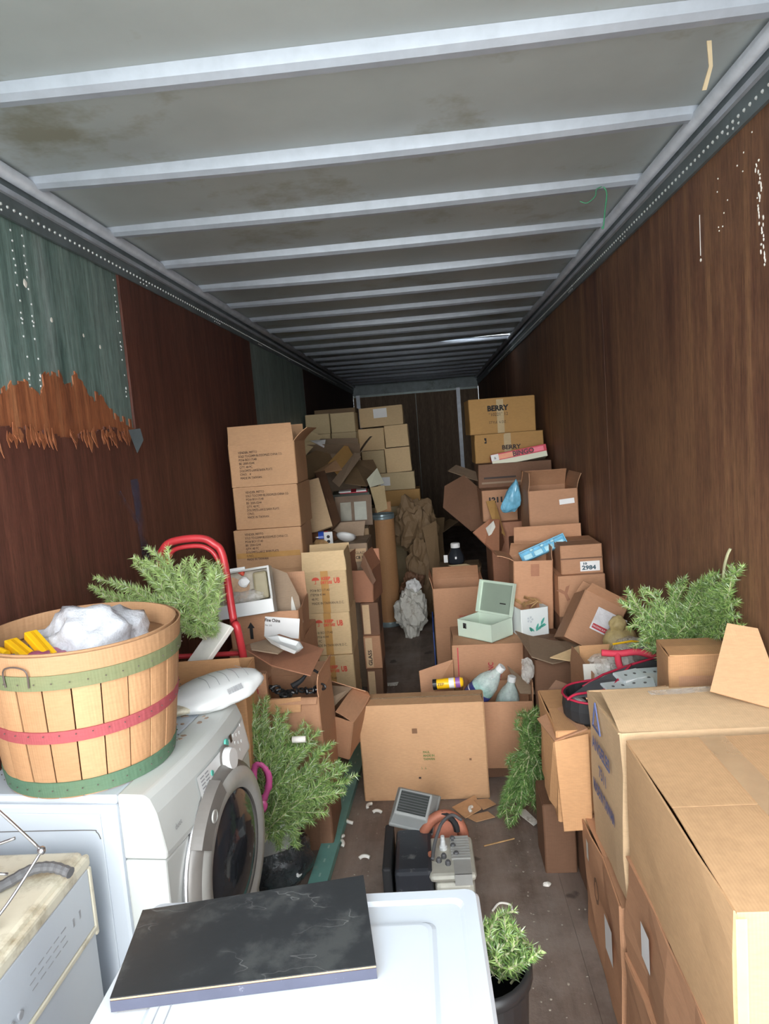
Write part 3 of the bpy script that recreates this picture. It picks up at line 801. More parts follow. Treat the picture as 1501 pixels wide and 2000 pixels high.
for i, (a, b) in enumerate((((-1.235, 1.865, 1.345), (-1.095, 1.765, 1.300)), ((-1.185, 1.885, 1.36), (-1.055, 1.775, 1.305)))):
    a, b = Vector(a), Vector(b); L = (b - a).length
    q = (b - a).to_track_quat('X', 'Z').to_matrix().to_4x4()
    t = thing('yellow_toy_beam', ['yellow plastic toy beam lying nearest the basket front', 'yellow plastic toy beam lying beside the plastic bag'][i], 'toy', (a + b) / 2, q.to_euler(), 'yellow toy beams in the basket')
    obj('beam', B((-L / 2, L / 2, -.018, .018, -.012, .012)), M_yellow, t, bevel=.003)
    obj('groove', B((-L / 2 + .01, L / 2 - .01, -.004, .004, .0122, .0135)), plain('deep_yellow', srgb(226, 168, 20), .4), t)
o = obj('blue_toy_piece', blob((0, 0, 0), (.036, .03, .022), .3, 3, 2, 1.5), M_blue); o.location = (-1.20, 1.80, 1.305); tag(o, 'bright blue plastic toy piece beside the yellow beams', 'toy')
o = obj('yellow_toy_piece', tube(smooth_path([(-.04, .0, 0), (-.01, .012, .02), (.03, .0, .01)], 5), .013, 8), M_yellow); o.location = (-1.245, 1.81, 1.315); tag(o, 'small curved yellow toy piece at the left in the basket', 'toy')

# wire rack, hose and mess on the dishwasher
def rack():
    t = thing('wire_rack', 'bent chrome wire rack lying on the dishwasher', 'rack', (-.97, 1.345, .895))
    W_ = lambda *p: [Vector(q) for q in p]
    segs = [W_((-.17, .05, .19), (-.10, .06, .215), (-.055, .055, .21), (.035, .075, .085)), W_((.035, .075, .085), (-.01, .00, .01), (-.05, -.07, -.036)),
            W_((-.16, .0, .02), (-.09, .05, .10), (-.075, .06, .16), (-.12, .07, .22)), W_((-.17, -.02, .10), (-.09, .05, .105), (-.02, .07, .12)),
            W_((-.15, -.06, .02), (-.10, .0, .075), (-.02, .03, .06)), W_((-.16, .02, .22), (-.10, .04, .16), (-.07, .02, .08), (-.075, -.01, .01)),
            W_((-.20, .02, .06), (-.09, .01, .02), (-.03, -.01, -.036)), W_((-.15, .06, .25), (-.05, .075, .275), (-.10, .05, .20))]
    for i, s in enumerate(segs):
        obj('wire', tube(smooth_path(s, 5), 0.0035, 7), M_chrome, t, smooth=True)
    obj('ball_end', blob((.035, .075, .085), (.010, .010, .010), 0, 0, 2), M_chrome, t, smooth=True)
rack()
o = obj('hose', tube(smooth_path([(.10, .02, 0.01), (.05, .03, .02), (.0, .02, .02), (-.05, -.03, .012), (-.12, -.08, .012), (-.2, -.10, .012)], 6), [0.012 if k % 2 else .0135 for k in range(31)], 9), M_cable); o.location = (-1.03, 1.49, .855)
tag(o, 'grey rubber drain hose lying across the dishwasher top', 'hose')
o = obj('metal_clip', tube(smooth_path([(0, 0, .006), (.03, .01, .008), (.07, .015, .012), (.10, .03, .008)], 5), [.005] * 16, 6), M_chrome); o.location = (-1.13, 1.25, .854); tag(o, 'thin metal rod with a dark clamp on the dishwasher top', 'rod')
obj('clamp', blob((.07, .015, .014), (.012, .009, .009), .2, 2, 2), M_blackm, o)
o = obj('crumpled_film', blob((0, 0, .01), (.14, .10, .03), .4, 11, 3, 2, flat=-.02), M_clearbag, smooth=True); o.location = (-1.24, 1.30, .875); tag(o, 'crumpled grey plastic film under the wire rack', 'film')

# ------------------------------------------------------------------ left side: plate cartons, white goods cartons
PL = ['VENDER: MITTO', 'SOLD TO:COMM BLOSSOMLES CHINA CO.', 'PO/# BO117140', 'BE: 2000-0244', 'QTY: 48 PC', 'DOLOMITE-LARGE BARN PLATE', 'C/NO.', 'MADE IN TAIWAN']
def plate_prints(u0, top, n4=False):
    out = []
    for i, s in enumerate(PL):
        if i == 6 and n4: s = 'C/NO.   4'
        out.append(('f', u0, top - 0.0235 * i, 0.0215, s, M_ink, 0, 0.80 if i not in (1, 5) else 0.70))
    return out
zs = [1.865, 1.585, 1.305, 1.03, 0.75]
xs = [(-1.30, -0.865), (-1.295, -0.865), (-1.32, -0.872), (-1.325, -0.875)]
names = ['tan plate carton on top of the left stack, front flap standing open', 'tan plate carton printed in black, second from top of the left stack',
         'tan plate carton printed in black, third from top of the left stack', 'tan plate carton fourth from top, partly hidden behind the labelled open carton']
for i in range(4):
    carton(names[i], xs[i][0], xs[i][1], 4.45 + (-.012, .0, -.014, .004)[i], 0.42, zs[i + 1] + .006, zs[i], 'tan', rz=(.6, -1.2, .9, -.6)[i], seed=20 + i,
           flaps=dict(f=(80, .117), b=(100, .12), l=(70, .1), r=(128, .12)) if i == 0 else None,
           prints=plate_prints((.065, .085, .075, .08)[i], (.215, .235, .235, .24)[i], i == 0),
           tape=[('f', .01, .43, .085, .12)] if i == 2 else None, group='plate cartons stacked at the left wall')
for i in range(2):
    carton(['tan carton at the foot of the plate carton stack', 'tan carton just under the plate cartons, hidden by junk'][i], -1.32, -0.875, 4.45, .42, .375 * i + .002, .375 * (i + 1), 'tan', seed=30 + i)
wz = [1.04, .767, .490, .212, .0]
for i in range(4):
    lab = ['pale beige umbrella-marked carton on top of its stack, flap standing up', 'pale beige umbrella-marked carton, second from top of the low stack', 'pale beige carton third from top, its red mark half hidden',
           'pale beige carton at the bottom of the low stack'][i]
    pr = []
    if i < 3:
        a = .195 if i < 2 else .175
        pr = [('f', .122, a + .017, .026, 'KEEP', M_redink, 0, 1.0, .0012), ('f', .115, a - .008, .024, 'DRY USE', M_redink, 0, .78, .001), ('f', .20, a - .006, .048, 'UB', M_redink, 0, .62, .002),
              ('f', .045, a - .055, .0225, 'PO/# BO117140', M_ink, 0, .8), ('f', .045, a - .083, .0225, 'ITEM/# 4144', M_ink, 0, .8), ('f', .05, a - .111, .0225, '48 PC', M_ink, 0, .8), ('f', .05, a - .139, .0225, 'MADE IN TAIWAN R.O.C.', M_ink, 0, .8)]
    t = carton(lab, -.855, -.572, 4.25 + (-.008, .004, -.006, .003)[i], .33, wz[i + 1] + .006, wz[i], 'beige', rz=(1.2, -.6, .8, 0)[i], seed=40 + i, flaps=dict(f=(85, .125), b=(95, .12), l=(60, .1), r=(92, .11)) if i == 0 else None,
               tape=[('f', .118, .165, 0, wz[i] - wz[i + 1] - .005)], prints=pr, group='umbrella-marked cartons in the low stack')
    if i < 3:                                              # the little red umbrella mark
        M = face_m('f', .085, a + .004, .283, .33, 0, .006); bm = bmesh.new()
        arc = [M @ Vector((.024 * math.cos(R(k)), .012 + .020 * math.sin(R(k)), 0)) for k in range(0, 181, 15)]
        bm.faces.new([bm.verts.new(p) for p in arc])
        bm.faces.new([bm.verts.new(M @ Vector(p)) for p in ((-.0018, -.008, 0), (.0018, -.008, 0), (.0018, .014, 0), (-.0018, .014, 0))])
        bm.faces.new([bm.verts.new(M @ Vector(p)) for p in ((-.010, -.011, 0), (.0018, -.011, 0), (.0018, -.008, 0), (-.010, -.008, 0))])
        obj('umbrella_mark', bm, M_redink, t)

# narrow cartons and a red-brown open one beside the pale stack
for i, (a, b) in enumerate(((.0, .24), (.24, .47), (.47, .70))):
    carton(['narrow carton at floor level between the pale stack and the drum', 'narrow carton printed with upright capitals beside the pale stack', 'narrow carton under the red-brown open carton'][i], -.545 - .005 * i, -.43, 4.66 + .03 * i, .3, a + .002, b, 'dark' if i != 1 else 'kraft', seed=50 + i,
           tape=[('f', .012, .06, .01, b - a - .01, K['pale'])], prints=[('f', .052, .022, .036, 'GLASS', M_ink, 90, 1.1, .001)] if i == 1 else [])
carton('red-brown open carton with buckled side, beside the cardboard drum', -.60, -.435, 4.75, .3, .703, .93, 'red', rz=-8, seed=54, amp=.012, flaps=dict(f=None, b=(80, .1), l=(100, .12), r=(65, .13)))
board_piece('torn brown flap leaning over the red-brown carton', [(-.53, 4.72, .97), (-.50, 4.70, 1.06), (-.43, 4.72, .86), (-.455, 4.72, .83)], 'dark')
carton('grey-brown carton with faint print behind the pale stack', -.86, -.50, 4.98, .42, .70, 1.085, 'grey', seed=56, flaps=dict(f=0, b=0), prints=[('f', .27, .31, .028, 'GLASS', M_inkdk, 0, .9), ('f', .25, .275, .03, '5 CB 12', M_inkdk, 0, .9, .001)], papers=[('f', .22, .255, .13, .095, K['pale'])])
carton('large grey carton low behind the pale stack', -.86, -.50, 4.98, .42, .002, .70, 'grey', seed=57)
carton('wide carton carrying the old cabinet door and pale board', -1.28, -.52, 5.42, .55, .60, 1.135, 'mud', seed=58)
carton('wide carton at floor level behind the plate stack', -1.28, -.52, 5.42, .55, .002, .60, 'mud', seed=59)

# odds and ends on top of the grey-brown carton behind the pale stack
t = thing('soda_bottle', 'brown plastic bottle with a red and blue band lying on its side', 'bottle', (-.83, 5.10, 1.135), (0, R(90), R(8)))
obj('bottle_body', lathe([(0, -.11), (.040, -.105), (.044, -.06), (.044, .05), (.036, .085), (.015, .115), (.013, .14), (0, .14)], 20), M_brownbottle, t, smooth=True)
obj('red_label', lathe([(.0448, .005), (.0448, .032)], 20), M_bingo, t, smooth=True); obj('blue_label', lathe([(.0448, -.04), (.0448, .0)], 20), M_blue, t, smooth=True)
t = thing('outlet_plate', 'white two-hole outlet plate standing upright behind the pale stack', 'outlet plate', (-.78, 4.99, 1.086))
obj('plate_front', B((-.032, .032, 0, .01, 0, .1)), M_whitepl, t, bevel=.002)
for z in (.03, .065): obj('socket', lathe([(.012, 0), (.012, .002), (0, .002)], 14, M=Matrix.Translation((0, -.0005, z)) @ Matrix.Rotation(R(90), 4, 'X')), M_black, t)
o = obj('bowl', lathe([(0, 0), (.03, 0), (.06, .02), (.078, .05), (.074, .05), (.056, .024), (0, .006)], 28), M_whitepl, smooth=True); o.location = (-.665, 5.06, 1.105); o.rotation_euler = (R(-30), R(10), 0)
o.scale = (1, 1, .7); tag(o, 'white china bowl tipped forward behind the pale stack', 'bowl')
o = obj('crumpled_wrapper', blob((0, 0, 0), (.06, .04, .03), .5, 17, 2, 2), M_leaf); o.location = (-.84, 5.0, 1.105); tag(o, 'brown crumpled wrapper beside the outlet plate', 'wrapper')
board_piece('tall pale board leaning behind the plate cartons', [(-1.002, 5.5, 1.535), (-.896, 5.5, 1.556), (-.784, 5.28, 1.19), (-.972, 5.25, 1.136)], 'pale', 'leaning_board', .02, cat='board')
o = board_piece('dark brown wooden board leaning against the old cabinet door', [(-.943, 5.62, 1.587), (-.873, 5.7, 1.597), (-.726, 5.33, 1.22), (-.80, 5.30, 1.15)], 'mud', 'wooden_board', .03, cat='board')
o.data.materials.clear(); o.data.materials.append(M_darkwood)
t = thing('cabinet_door', 'old brown cabinet door with two grey panels, lying in the junk pile', 'door', (-.65, 5.60, 1.14), (R(-14), 0, R(2)))
obj('frame', B((-.15, .15, 0, .022, 0, .045), (-.15, .15, 0, .022, .20, .25), (-.15, -.11, 0, .022, .045, .20), (.105, .15, 0, .022, .045, .20), (-.02, .005, 0, .022, .045, .20)), M_oldwood, t)
obj('pane', B((-.11, -.02, .008, .014, .045, .20)), plain('dusty_pane', srgb(128, 124, 108), .4), t); obj('pane', B((.005, .105, .008, .014, .045, .20)), plain('grey_pane', srgb(150, 152, 140), .4), t)
board_piece('flattened grey carton side in front of the old cabinet door', [(-.82, 5.4, 1.20), (-.54, 5.4, 1.20), (-.56, 5.38, 1.08), (-.81, 5.38, 1.06)], 'grey', th=.012)
o = obj('flat_case', B((-.17, .17, -.11, .11, 0, .09)), M_mag, bevel=.006); o.location = (-.745, 6.36, 1.275); o.rotation_euler = (R(4), 0, R(5)); tag(o, 'dark green flat case in the middle of the junk pile', 'case')
obj('red_lid_trim', B((-.10, .15, -.10, .10, .091, .10)), M_bingo, o); obj('white_lid_piece', B((-.11, .0, -.112, .0, .1005, .112), (.05, .14, -.112, .0, .1005, .112)), M_paper, o)
carton('wide dusty carton under the junk pile, behind the cabinet door', -1.36, -.66, 6.22, 1.0, .64, 1.27, 'mud', seed=61); carton('wide dusty carton at floor level under the junk pile', -1.36, -.66, 6.22, 1.0, .002, .64, 'mud', seed=62)
PZ = {
 'S2': ('dusty', 'bent tan flap sticking up at the left of the junk pile', [(-1.247,6.5,1.812),(-1.146,6.7,1.954),(-1.016,6.7,1.895),(-1.199,6.5,1.693)]),
 'S4': ('mud', 'brown flap under the white paper in the junk pile', [(-1.208,6.5,1.703),(-1.009,6.8,1.803),(-.912,6.7,1.589),(-1.132,6.3,1.502)]),
 'S5': ('olive', 'golden torn flap in the middle of the junk pile', [(-.93,6.3,1.643),(-.793,6.7,1.808),(-.695,6.5,1.65),(-.832,6.2,1.524)]),
 'S6': ('tan', 'small tan flap with a folded front, left in the junk pile', [(-1.03,6.1,1.581),(-.87,6.4,1.667),(-.791,6.2,1.577),(-.974,6.0,1.565)]),
 'S7': ('grey', 'long grey cardboard strip slanting through the junk pile', [(-.877,6.1,1.488),(-.699,6.5,1.718),(-.64,6.5,1.675),(-.805,6.0,1.436)]),
 'S8': ('mud', 'crumpled brown cardboard under the grey strip', [(-.737,6.7,1.636),(-.564,6.9,1.625),(-.481,6.7,1.467),(-.591,6.3,1.406),(-.795,6.3,1.449)]),
 'S10': ('dusty', 'pale carton side standing right of the dark green case', [(-.545,6.1,1.409),(-.424,6.2,1.411),(-.406,6.1,1.208),(-.491,6.0,1.189)])}
for k, (m, lab, pts) in PZ.items(): board_piece(lab, pts, m)
for lab, pts in (('white paper sheet lying high on the junk pile', [(-1.119,6.545,1.862),(-.989,6.69,1.86),(-.996,6.59,1.783),(-1.058,6.54,1.838)]), ('cream paper sheet beside the pale far stack', [(-.567,6.1,1.484),(-.484,6.3,1.567),(-.422,6.2,1.43),(-.536,6.0,1.417)])):
    o = board_piece(lab, pts, 'pale', 'paper_sheet', .002, cat='paper'); o.data.materials.clear(); o.data.materials.append(M_paper if 'white' in lab else M_bingow)
carton('brown collapsed carton in the middle of the junk pile', -1.33, -.72, 6.75, .42, 1.273, 1.72, 'grey', rz=8, ry=3, seed=63, amp=.02, flaps=dict(f=(150, .18), b=(60, .18), l=None, r=(120, .2)))

# stacks in the far left corner
q = 'dusty cartons stacked in the far corner'
def far(lab, x0, x1, yf, z0, z1, seed, m='dusty', **k): return carton(lab, x0, x1, yf, .40, z0 + .003, z1, m, seed=seed, amp=.008, group=q, **k)
far('far corner carton, upper left one of the left stack', -1.355, -1.085, 7.75, 1.925, 2.145, 71); far('far corner carton, upper right one of the left stack', -1.075, -.80, 7.75, 1.925, 2.14, 72)
far('far corner carton with white sheet in front, second row left', -1.36, -1.085, 7.75, 1.69, 1.922, 73); far('far corner carton with an orange dot, second row right', -1.075, -.80, 7.75, 1.69, 1.922, 74, papers=[('f', .19, .12, .03, .03, plain('orange_sticker', srgb(236, 130, 106), .5))])
far('far corner carton at mid height of the left stack', -1.36, -.80, 7.75, 1.20, 1.687, 75); far('far corner carton low in the left stack', -1.36, -.80, 7.75, .60, 1.197, 76); far('far corner carton at the foot of the left stack', -1.36, -.80, 7.75, .0, .597, 77)
far('dark carton standing behind the far left stack', -1.33, -.84, 8.25, 1.69, 2.21, 78, 'mud'); far('dark carton low behind the far left stack', -1.33, -.84, 8.25, .85, 1.687, 79, 'mud'); far('dark carton at floor behind the far left stack', -1.33, -.84, 8.25, .0, .847, 80, 'mud')
far('far carton with a white label on top of the pale stack', -.765, -.27, 8.0, 1.965, 2.185, 81, 'beige', ry=-1.5, papers=[('f', .16, .095, .155, .105)])
far('far pale carton with torn film front below the labelled top carton', -.81, -.505, 8.0, 1.695, 1.945, 82, 'beige'); far('far pale carton right of the film-fronted one', -.495, -.225, 8.0, 1.715, 1.965, 83, 'beige', ry=-1.5)
far('far pale carton, right one in the third row', -.505, -.215, 8.0, 1.425, 1.705, 84, 'beige', ry=-1.5); far('far narrow carton, left one in the third row', -.78, -.515, 8.0, 1.425, 1.69, 85, 'dusty')
far('far carton with white label in the fourth row', -.62, -.19, 8.0, 1.22, 1.42, 86, papers=[('f', .03, .055, .115, .10)]); far('far bulging carton in the fifth row', -.60, -.14, 8.0, 1.03, 1.215, 87, 'olive')
far('far carton low in the pale stack', -.78, -.15, 8.0, .52, 1.027, 88); far('far carton at the foot of the pale stack', -.78, -.15, 8.0, .0, .517, 89)

# fibre drum
t = thing('fibre_drum', 'tall brown fibreboard drum with grey metal rims standing on the floor', 'drum', (-.505, 6.68, 0), (0, 0, 0))
obj('drum_body', lathe([(0, .004), (.118, .004), (.118, 1.08), (.112, 1.08), (.112, .02), (0, .02)], 36), M_drum, t, smooth=False)
for z in (0, 1.055): obj('metal_rim', lathe([(.119, z), (.123, z + .005), (.123, z + .022), (.120, z + .028), (.123, z + .034), (.121, z + .05), (.118, z + .05)], 36), M_drumrim, t)
board_piece('orange-brown cardboard sheet showing above the drum', [(-.585, 6.83, .0), (-.42, 6.83, .0), (-.42, 6.88, 1.2), (-.58, 6.88, 1.19)], 'orange')

# crumpled wrapping right of the drum
def crumple(lab, c, rad, seed, m, amp=.35, sub=4, cat='packing paper', nm='crumpled_paper', flat=None, freq=1.8):
    o = obj(nm, blob((0, 0, 0), rad, amp, seed, sub, freq, flat=flat), m); o.location = c
    return tag(o, lab, cat)
crumple('crumpled brown wrapping paper heaped just right of the drum', (-.20, 7.15, .88), (.20, .16, .30), 31, K['mud'], .45)
crumple('brown crushed bag below the heaped wrapping paper', (-.16, 6.85, .36), (.15, .13, .38), 32, K['mud'], .45)
crumple('dark crushed carton scrap above the white packing paper', (-.25, 6.6, .40), (.10, .09, .11), 33, K['dark'], .5)
crumple('white crumpled packing paper on the floor by the drum', (-.27, 6.25, .20), (.13, .12, .20), 34, M_dirtpaper, .5)
crumple('small white torn paper above the crumpled packing paper', (-.235, 6.35, .43), (.06, .05, .07), 35, M_paper, .5, 3)
carton('crushed brown carton leaning behind the wrapping paper', -.30, .06, 7.55, .35, .002, .75, 'mud', rz=15, seed=92, amp=.03, flaps=dict(f=(120, .2), b=(60, .2), l=(100, .2), r=(150, .2)))
board_piece('long brown carton side hanging right of the wrapping paper', [(-.12, 6.75, .93), (.02, 6.85, .98), (.03, 6.7, .52), (-.05, 6.6, .42)], 'mud')

# ------------------------------------------------------------------ right side, far: marked cartons by the wall
carton('brown carton with dark blue print on top of the right wall stack', .355, .925, 6.1, .40, 1.80, 2.10, 'olive', rz=2, seed=101, amp=.012, tape=[('f', .24, .30, 0, .29, K['dusty'])],
       prints=[('f', .16, .195, .062, 'BERRY', M_inkdk, 0, 1.0, .003), ('f', .17, .15, .038, '\u201c10221\u201d 12', M_ink, 0, .95), ('f', .17, .085, .03, 'STYLE  6 DZ', M_ink, 0, .9)])
carton('brown carton behind the bingo box, with a punched corner', .385, .975, 6.0, .42, 1.555, 1.795, 'olive', rz=1, seed=102, amp=.012, tape=[('f', .25, .31, .07, .24, K['dusty'])], prints=[('f', .23, .105, .05, 'BERRY', M_ink, 0, 1.1, .002)],
       papers=[('f', .085, .165, .018, .05, M_inkdk)])
carton('dark brown carton supporting the bingo box', .39, .985, 5.72, .65, 1.365, 1.552, 'dark', rz=0, seed=103, amp=.012, tape=[('f', .04, .30, .07, .085, M_ink), ('f', .02, .55, .03, .045, K['grey'])])
t = thing('bingo_box', 'red and cream bingo game box tilted on the dark brown carton', 'game box', (.735, 5.80, 1.60), (R(-8), R(-7.5), R(-2)))
w = .45
obj('box_base', B((-w / 2, w / 2, -.02, .22, -.045, .0)), M_bingow, t, bevel=.002); obj('box_lid', B((-w / 2 - .003, w / 2 + .003, -.023, .223, .0, .055)), M_bingo, t, bevel=.002)
obj('lid_panel', B((-w / 2 + .005, -.03, -.0245, -.0232, .006, .046)), plain('salmon_print', srgb(236, 156, 120), .5), t); obj('lid_panel', B((.12, w / 2 - .02, -.0245, -.0232, .008, .044)), plain('rose_print', srgb(238, 120, 140), .5), t)
obj('white_corner', B((-w / 2 - .003, -w / 2 + .06, -.0252, -.0246, .0, .052)), M_paper, t)
txt('BINGO', .056, plain('dark_red_ink', srgb(70, 8, 24), .5), t, Matrix.Translation((-.05, -.0262, .008)) @ Matrix.Rotation(R(90), 4, 'X'), bold=.002, sx=1.0)
txt('&', .03, M_ink, t, Matrix.Translation((-.205, -.0262, .012)) @ Matrix.Rotation(R(90), 4, 'X'))
carton('brown carton stamped 1211 below the dark brown carton', .385, .66, 5.45, .5, 1.12, 1.362, 'kraft', seed=104, amp=.01, prints=[('f', .045, .15, .055, '1211', M_inkdk, 0, 1.1, .003)])
carton('brown carton behind the wide open-topped carton', .665, .985, 5.35, .45, 1.12, 1.362, 'dark', seed=105)
carton('brown carton in the middle of the right wall stack', .43, .985, 5.35, .6, .57, 1.117, 'red', seed=106); carton('brown carton at the foot of the right wall stack', .43, .985, 5.35, .6, .002, .567, 'dark', seed=107)
board_piece('brown carton side leaning out over the dark gap', [(.111,6.0,1.379),(.284,6.0,1.464),(.426,5.9,1.32),(.435,5.7,1.039),(.299,5.7,1.015),(.084,5.9,1.204)], 'dark', th=.012)
board_piece('grey cardboard flap sticking out above the leaning carton side', [(.149,6.1,1.504),(.231,6.3,1.542),(.40,6.1,1.476),(.393,5.9,1.411)], 'grey')
o = board_piece('red-brown carton corner with a white label, leaning by the dark gap', [(.289,5.3,1.064),(.42,5.3,1.155),(.488,5.2,1.163),(.529,5.335,.962),(.453,5.0,.909),(.363,5.2,.988)], 'red', th=.012)
obj('paper_label', plate([Vector(p) - o.location for p in ((.385, 5.235, 1.10), (.445, 5.22, 1.155), (.462, 5.19, 1.08), (.40, 5.2, 1.045))], .003), M_dirtpaper, o)
board_piece('narrow brown flap hanging beside the 1211 carton', [(.413,5.42,1.284),(.48,5.42,1.287),(.529,5.25,1.028),(.455,5.25,1.093)], 'olive')
o = obj('blue_plastic_bag', blob((0, 0, 0), (.085, .04, .12), .16, 41, 3, 1.6), M_bluebag); o.location = (.565, 5.02, 1.35); tag(o, 'blue net bag hanging between the right wall cartons', 'bag')
for v in o.data.vertices:
    k = (v.co.z + .14) / .28; v.co.x = v.co.x * (1.15 - .95 * max(0, min(1, k))) + .075 * (k - .4)
carton('brown carton open at the top with a small white label', .645, .975, 4.72, .42, 1.03, 1.405, 'kraft', rz=0, seed=108, flaps=dict(f=None, b=(55, .16), l=(75, .12), r=(95, .1)), papers=[('f', .205, .27, .10, .035, M_paper, 4)])
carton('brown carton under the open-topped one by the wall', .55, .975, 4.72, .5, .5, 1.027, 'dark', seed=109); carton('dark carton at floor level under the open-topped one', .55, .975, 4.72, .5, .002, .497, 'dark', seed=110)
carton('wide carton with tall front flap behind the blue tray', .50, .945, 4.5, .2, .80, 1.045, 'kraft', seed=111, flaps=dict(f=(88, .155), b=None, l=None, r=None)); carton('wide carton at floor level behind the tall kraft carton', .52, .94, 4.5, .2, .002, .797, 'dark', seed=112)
t = thing('blue_tray', 'light blue moulded plastic tray lying slanted on the tall kraft carton', 'tray', (.665, 4.33, 1.075), (R(62), R(-21), 0))
L, wd_ = .30, .07
obj('tray_base', B((-L / 2, L / 2, -wd_ / 2, wd_ / 2, 0, .006)), M_bluebag, t); obj('tray_rim', B((-L / 2, L / 2, -wd_ / 2, -wd_ / 2 + .007, .006, .03), (-L / 2, L / 2, wd_ / 2 - .007, wd_ / 2, .006, .03), (-L / 2, -L / 2 + .007, -wd_ / 2 + .007, wd_ / 2 - .007, .006, .03), (L / 2 - .007, L / 2, -wd_ / 2 + .007, wd_ / 2 - .007, .006, .03)), M_bluebag, t, bevel=.002)
M_cell = plain('pale_blue_cell', srgb(176, 222, 236), .3)
for i, x in enumerate((-.105, -.035, .035, .105)):
    obj('cell', B((x - .028, x + .028, -.028, .006, .006, .022)), M_cell, t, bevel=.006)
for x in (-.07, .0, .07): obj('cell', blob((x, .02, .016), (.014, .010, .012), 0, 0, 2), M_cell, t, smooth=True)
carton('tall kraft carton with two tape squares, under the blue tray', .445, .685, 4.2, .24, .60, 1.03, 'kraft', ry=2.2, seed=113, flaps=dict(f=None, b=(70, .1), l=(150, .1), r=(80, .08)), papers=[('f', .105, .335, .05, .075, K['red']), ('f', .09, .10, .045, .06, K['red'])])
carton('kraft carton at floor level under the tall kraft carton', .445, .69, 4.2, .26, .002, .597, 'dark', seed=114)
M_hand = plain('marker_ink', srgb(66, 92, 104), .7)
carton('small brown carton with a handwritten white label, on top of its pair', .735, .985, 4.15, .33, .945, 1.115, 'kraft', seed=115, amp=.006, tape=[('f', .0, .25, .088, .096, K['dark'])], papers=[('f', .115, .012, .115, .06)], prints=[('f', .125, .022, .034, '2984', M_hand, 0, 1.2, .0015), ('f', .13, .052, .018, '10', M_hand, 0, 1.4, .001)])
carton('brown stained carton below the one with the handwritten label', .705, .985, 4.1, .38, .70, .942, 'kraft', seed=116, amp=.006, prints=[('f', .025, .09, .11, 'Y', K['red'], 20, 1.0, .004), ('f', .15, .105, .03, 'FRAGILE', M_redink, 0, .8)], papers=[('f', .17, .055, .06, .045)])
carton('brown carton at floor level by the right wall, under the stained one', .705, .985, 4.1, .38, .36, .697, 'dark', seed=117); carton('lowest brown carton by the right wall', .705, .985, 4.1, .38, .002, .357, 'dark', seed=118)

# ------------------------------------------------------------------ right side, middle
carton('open kraft carton with a faint stamp, left of the green cash box', -.05, .33, 5.2, .34, .36, .665, 'kraft', seed=121, flaps=dict(f=None, b=(84, .11), l=(100, .09), r=(100, .06)), prints=[('f', .19, .075, .02, 'BREAKABLE', M_crimson, 0, 1.0)])
carton('kraft carton under the open stamped carton', -.05, .33, 5.2, .34, .002, .357, 'kraft', seed=122)
o = obj('scuffed_board', plate([(-.065, 5.52, .0), (-.065, 5.17, .0), (-.065, 5.19, .33), (-.065, 5.46, .42)], .008), M_bluebox); tag(o, 'scuffed blue board leaning against the open kraft carton', 'board')
carton('brown weathered carton lid behind the open kraft carton', .02, .37, 5.75, .35, .42, .70, 'mud', seed=123, amp=.02); carton('brown carton at floor level below the weathered lid', .02, .37, 5.75, .35, .002, .417, 'dark', seed=124)
t = thing('black_jar', 'black round bottle with a white cap on the weathered carton', 'bottle', (.165, 5.92, .715))
obj('jar_body', lathe([(0, 0), (.068, 0), (.075, .02), (.07, .07), (.045, .12), (.035, .14), (0, .14)], 20), M_glassdk, t, smooth=True); obj('cap', lathe([(.040, .138), (.040, .17), (.034, .178), (0, .178)], 20), M_paper, t); obj('paper_label', B((-.105, -.072, -.05, -.045, .02, .085)), M_paper, t)
board_piece('pale torn cardboard rag in front of the black bottle', [(.09, 5.76, .73), (.24, 5.76, .735), (.33, 5.74, .705), (.2, 5.74, .70)], 'dusty', th=.006)
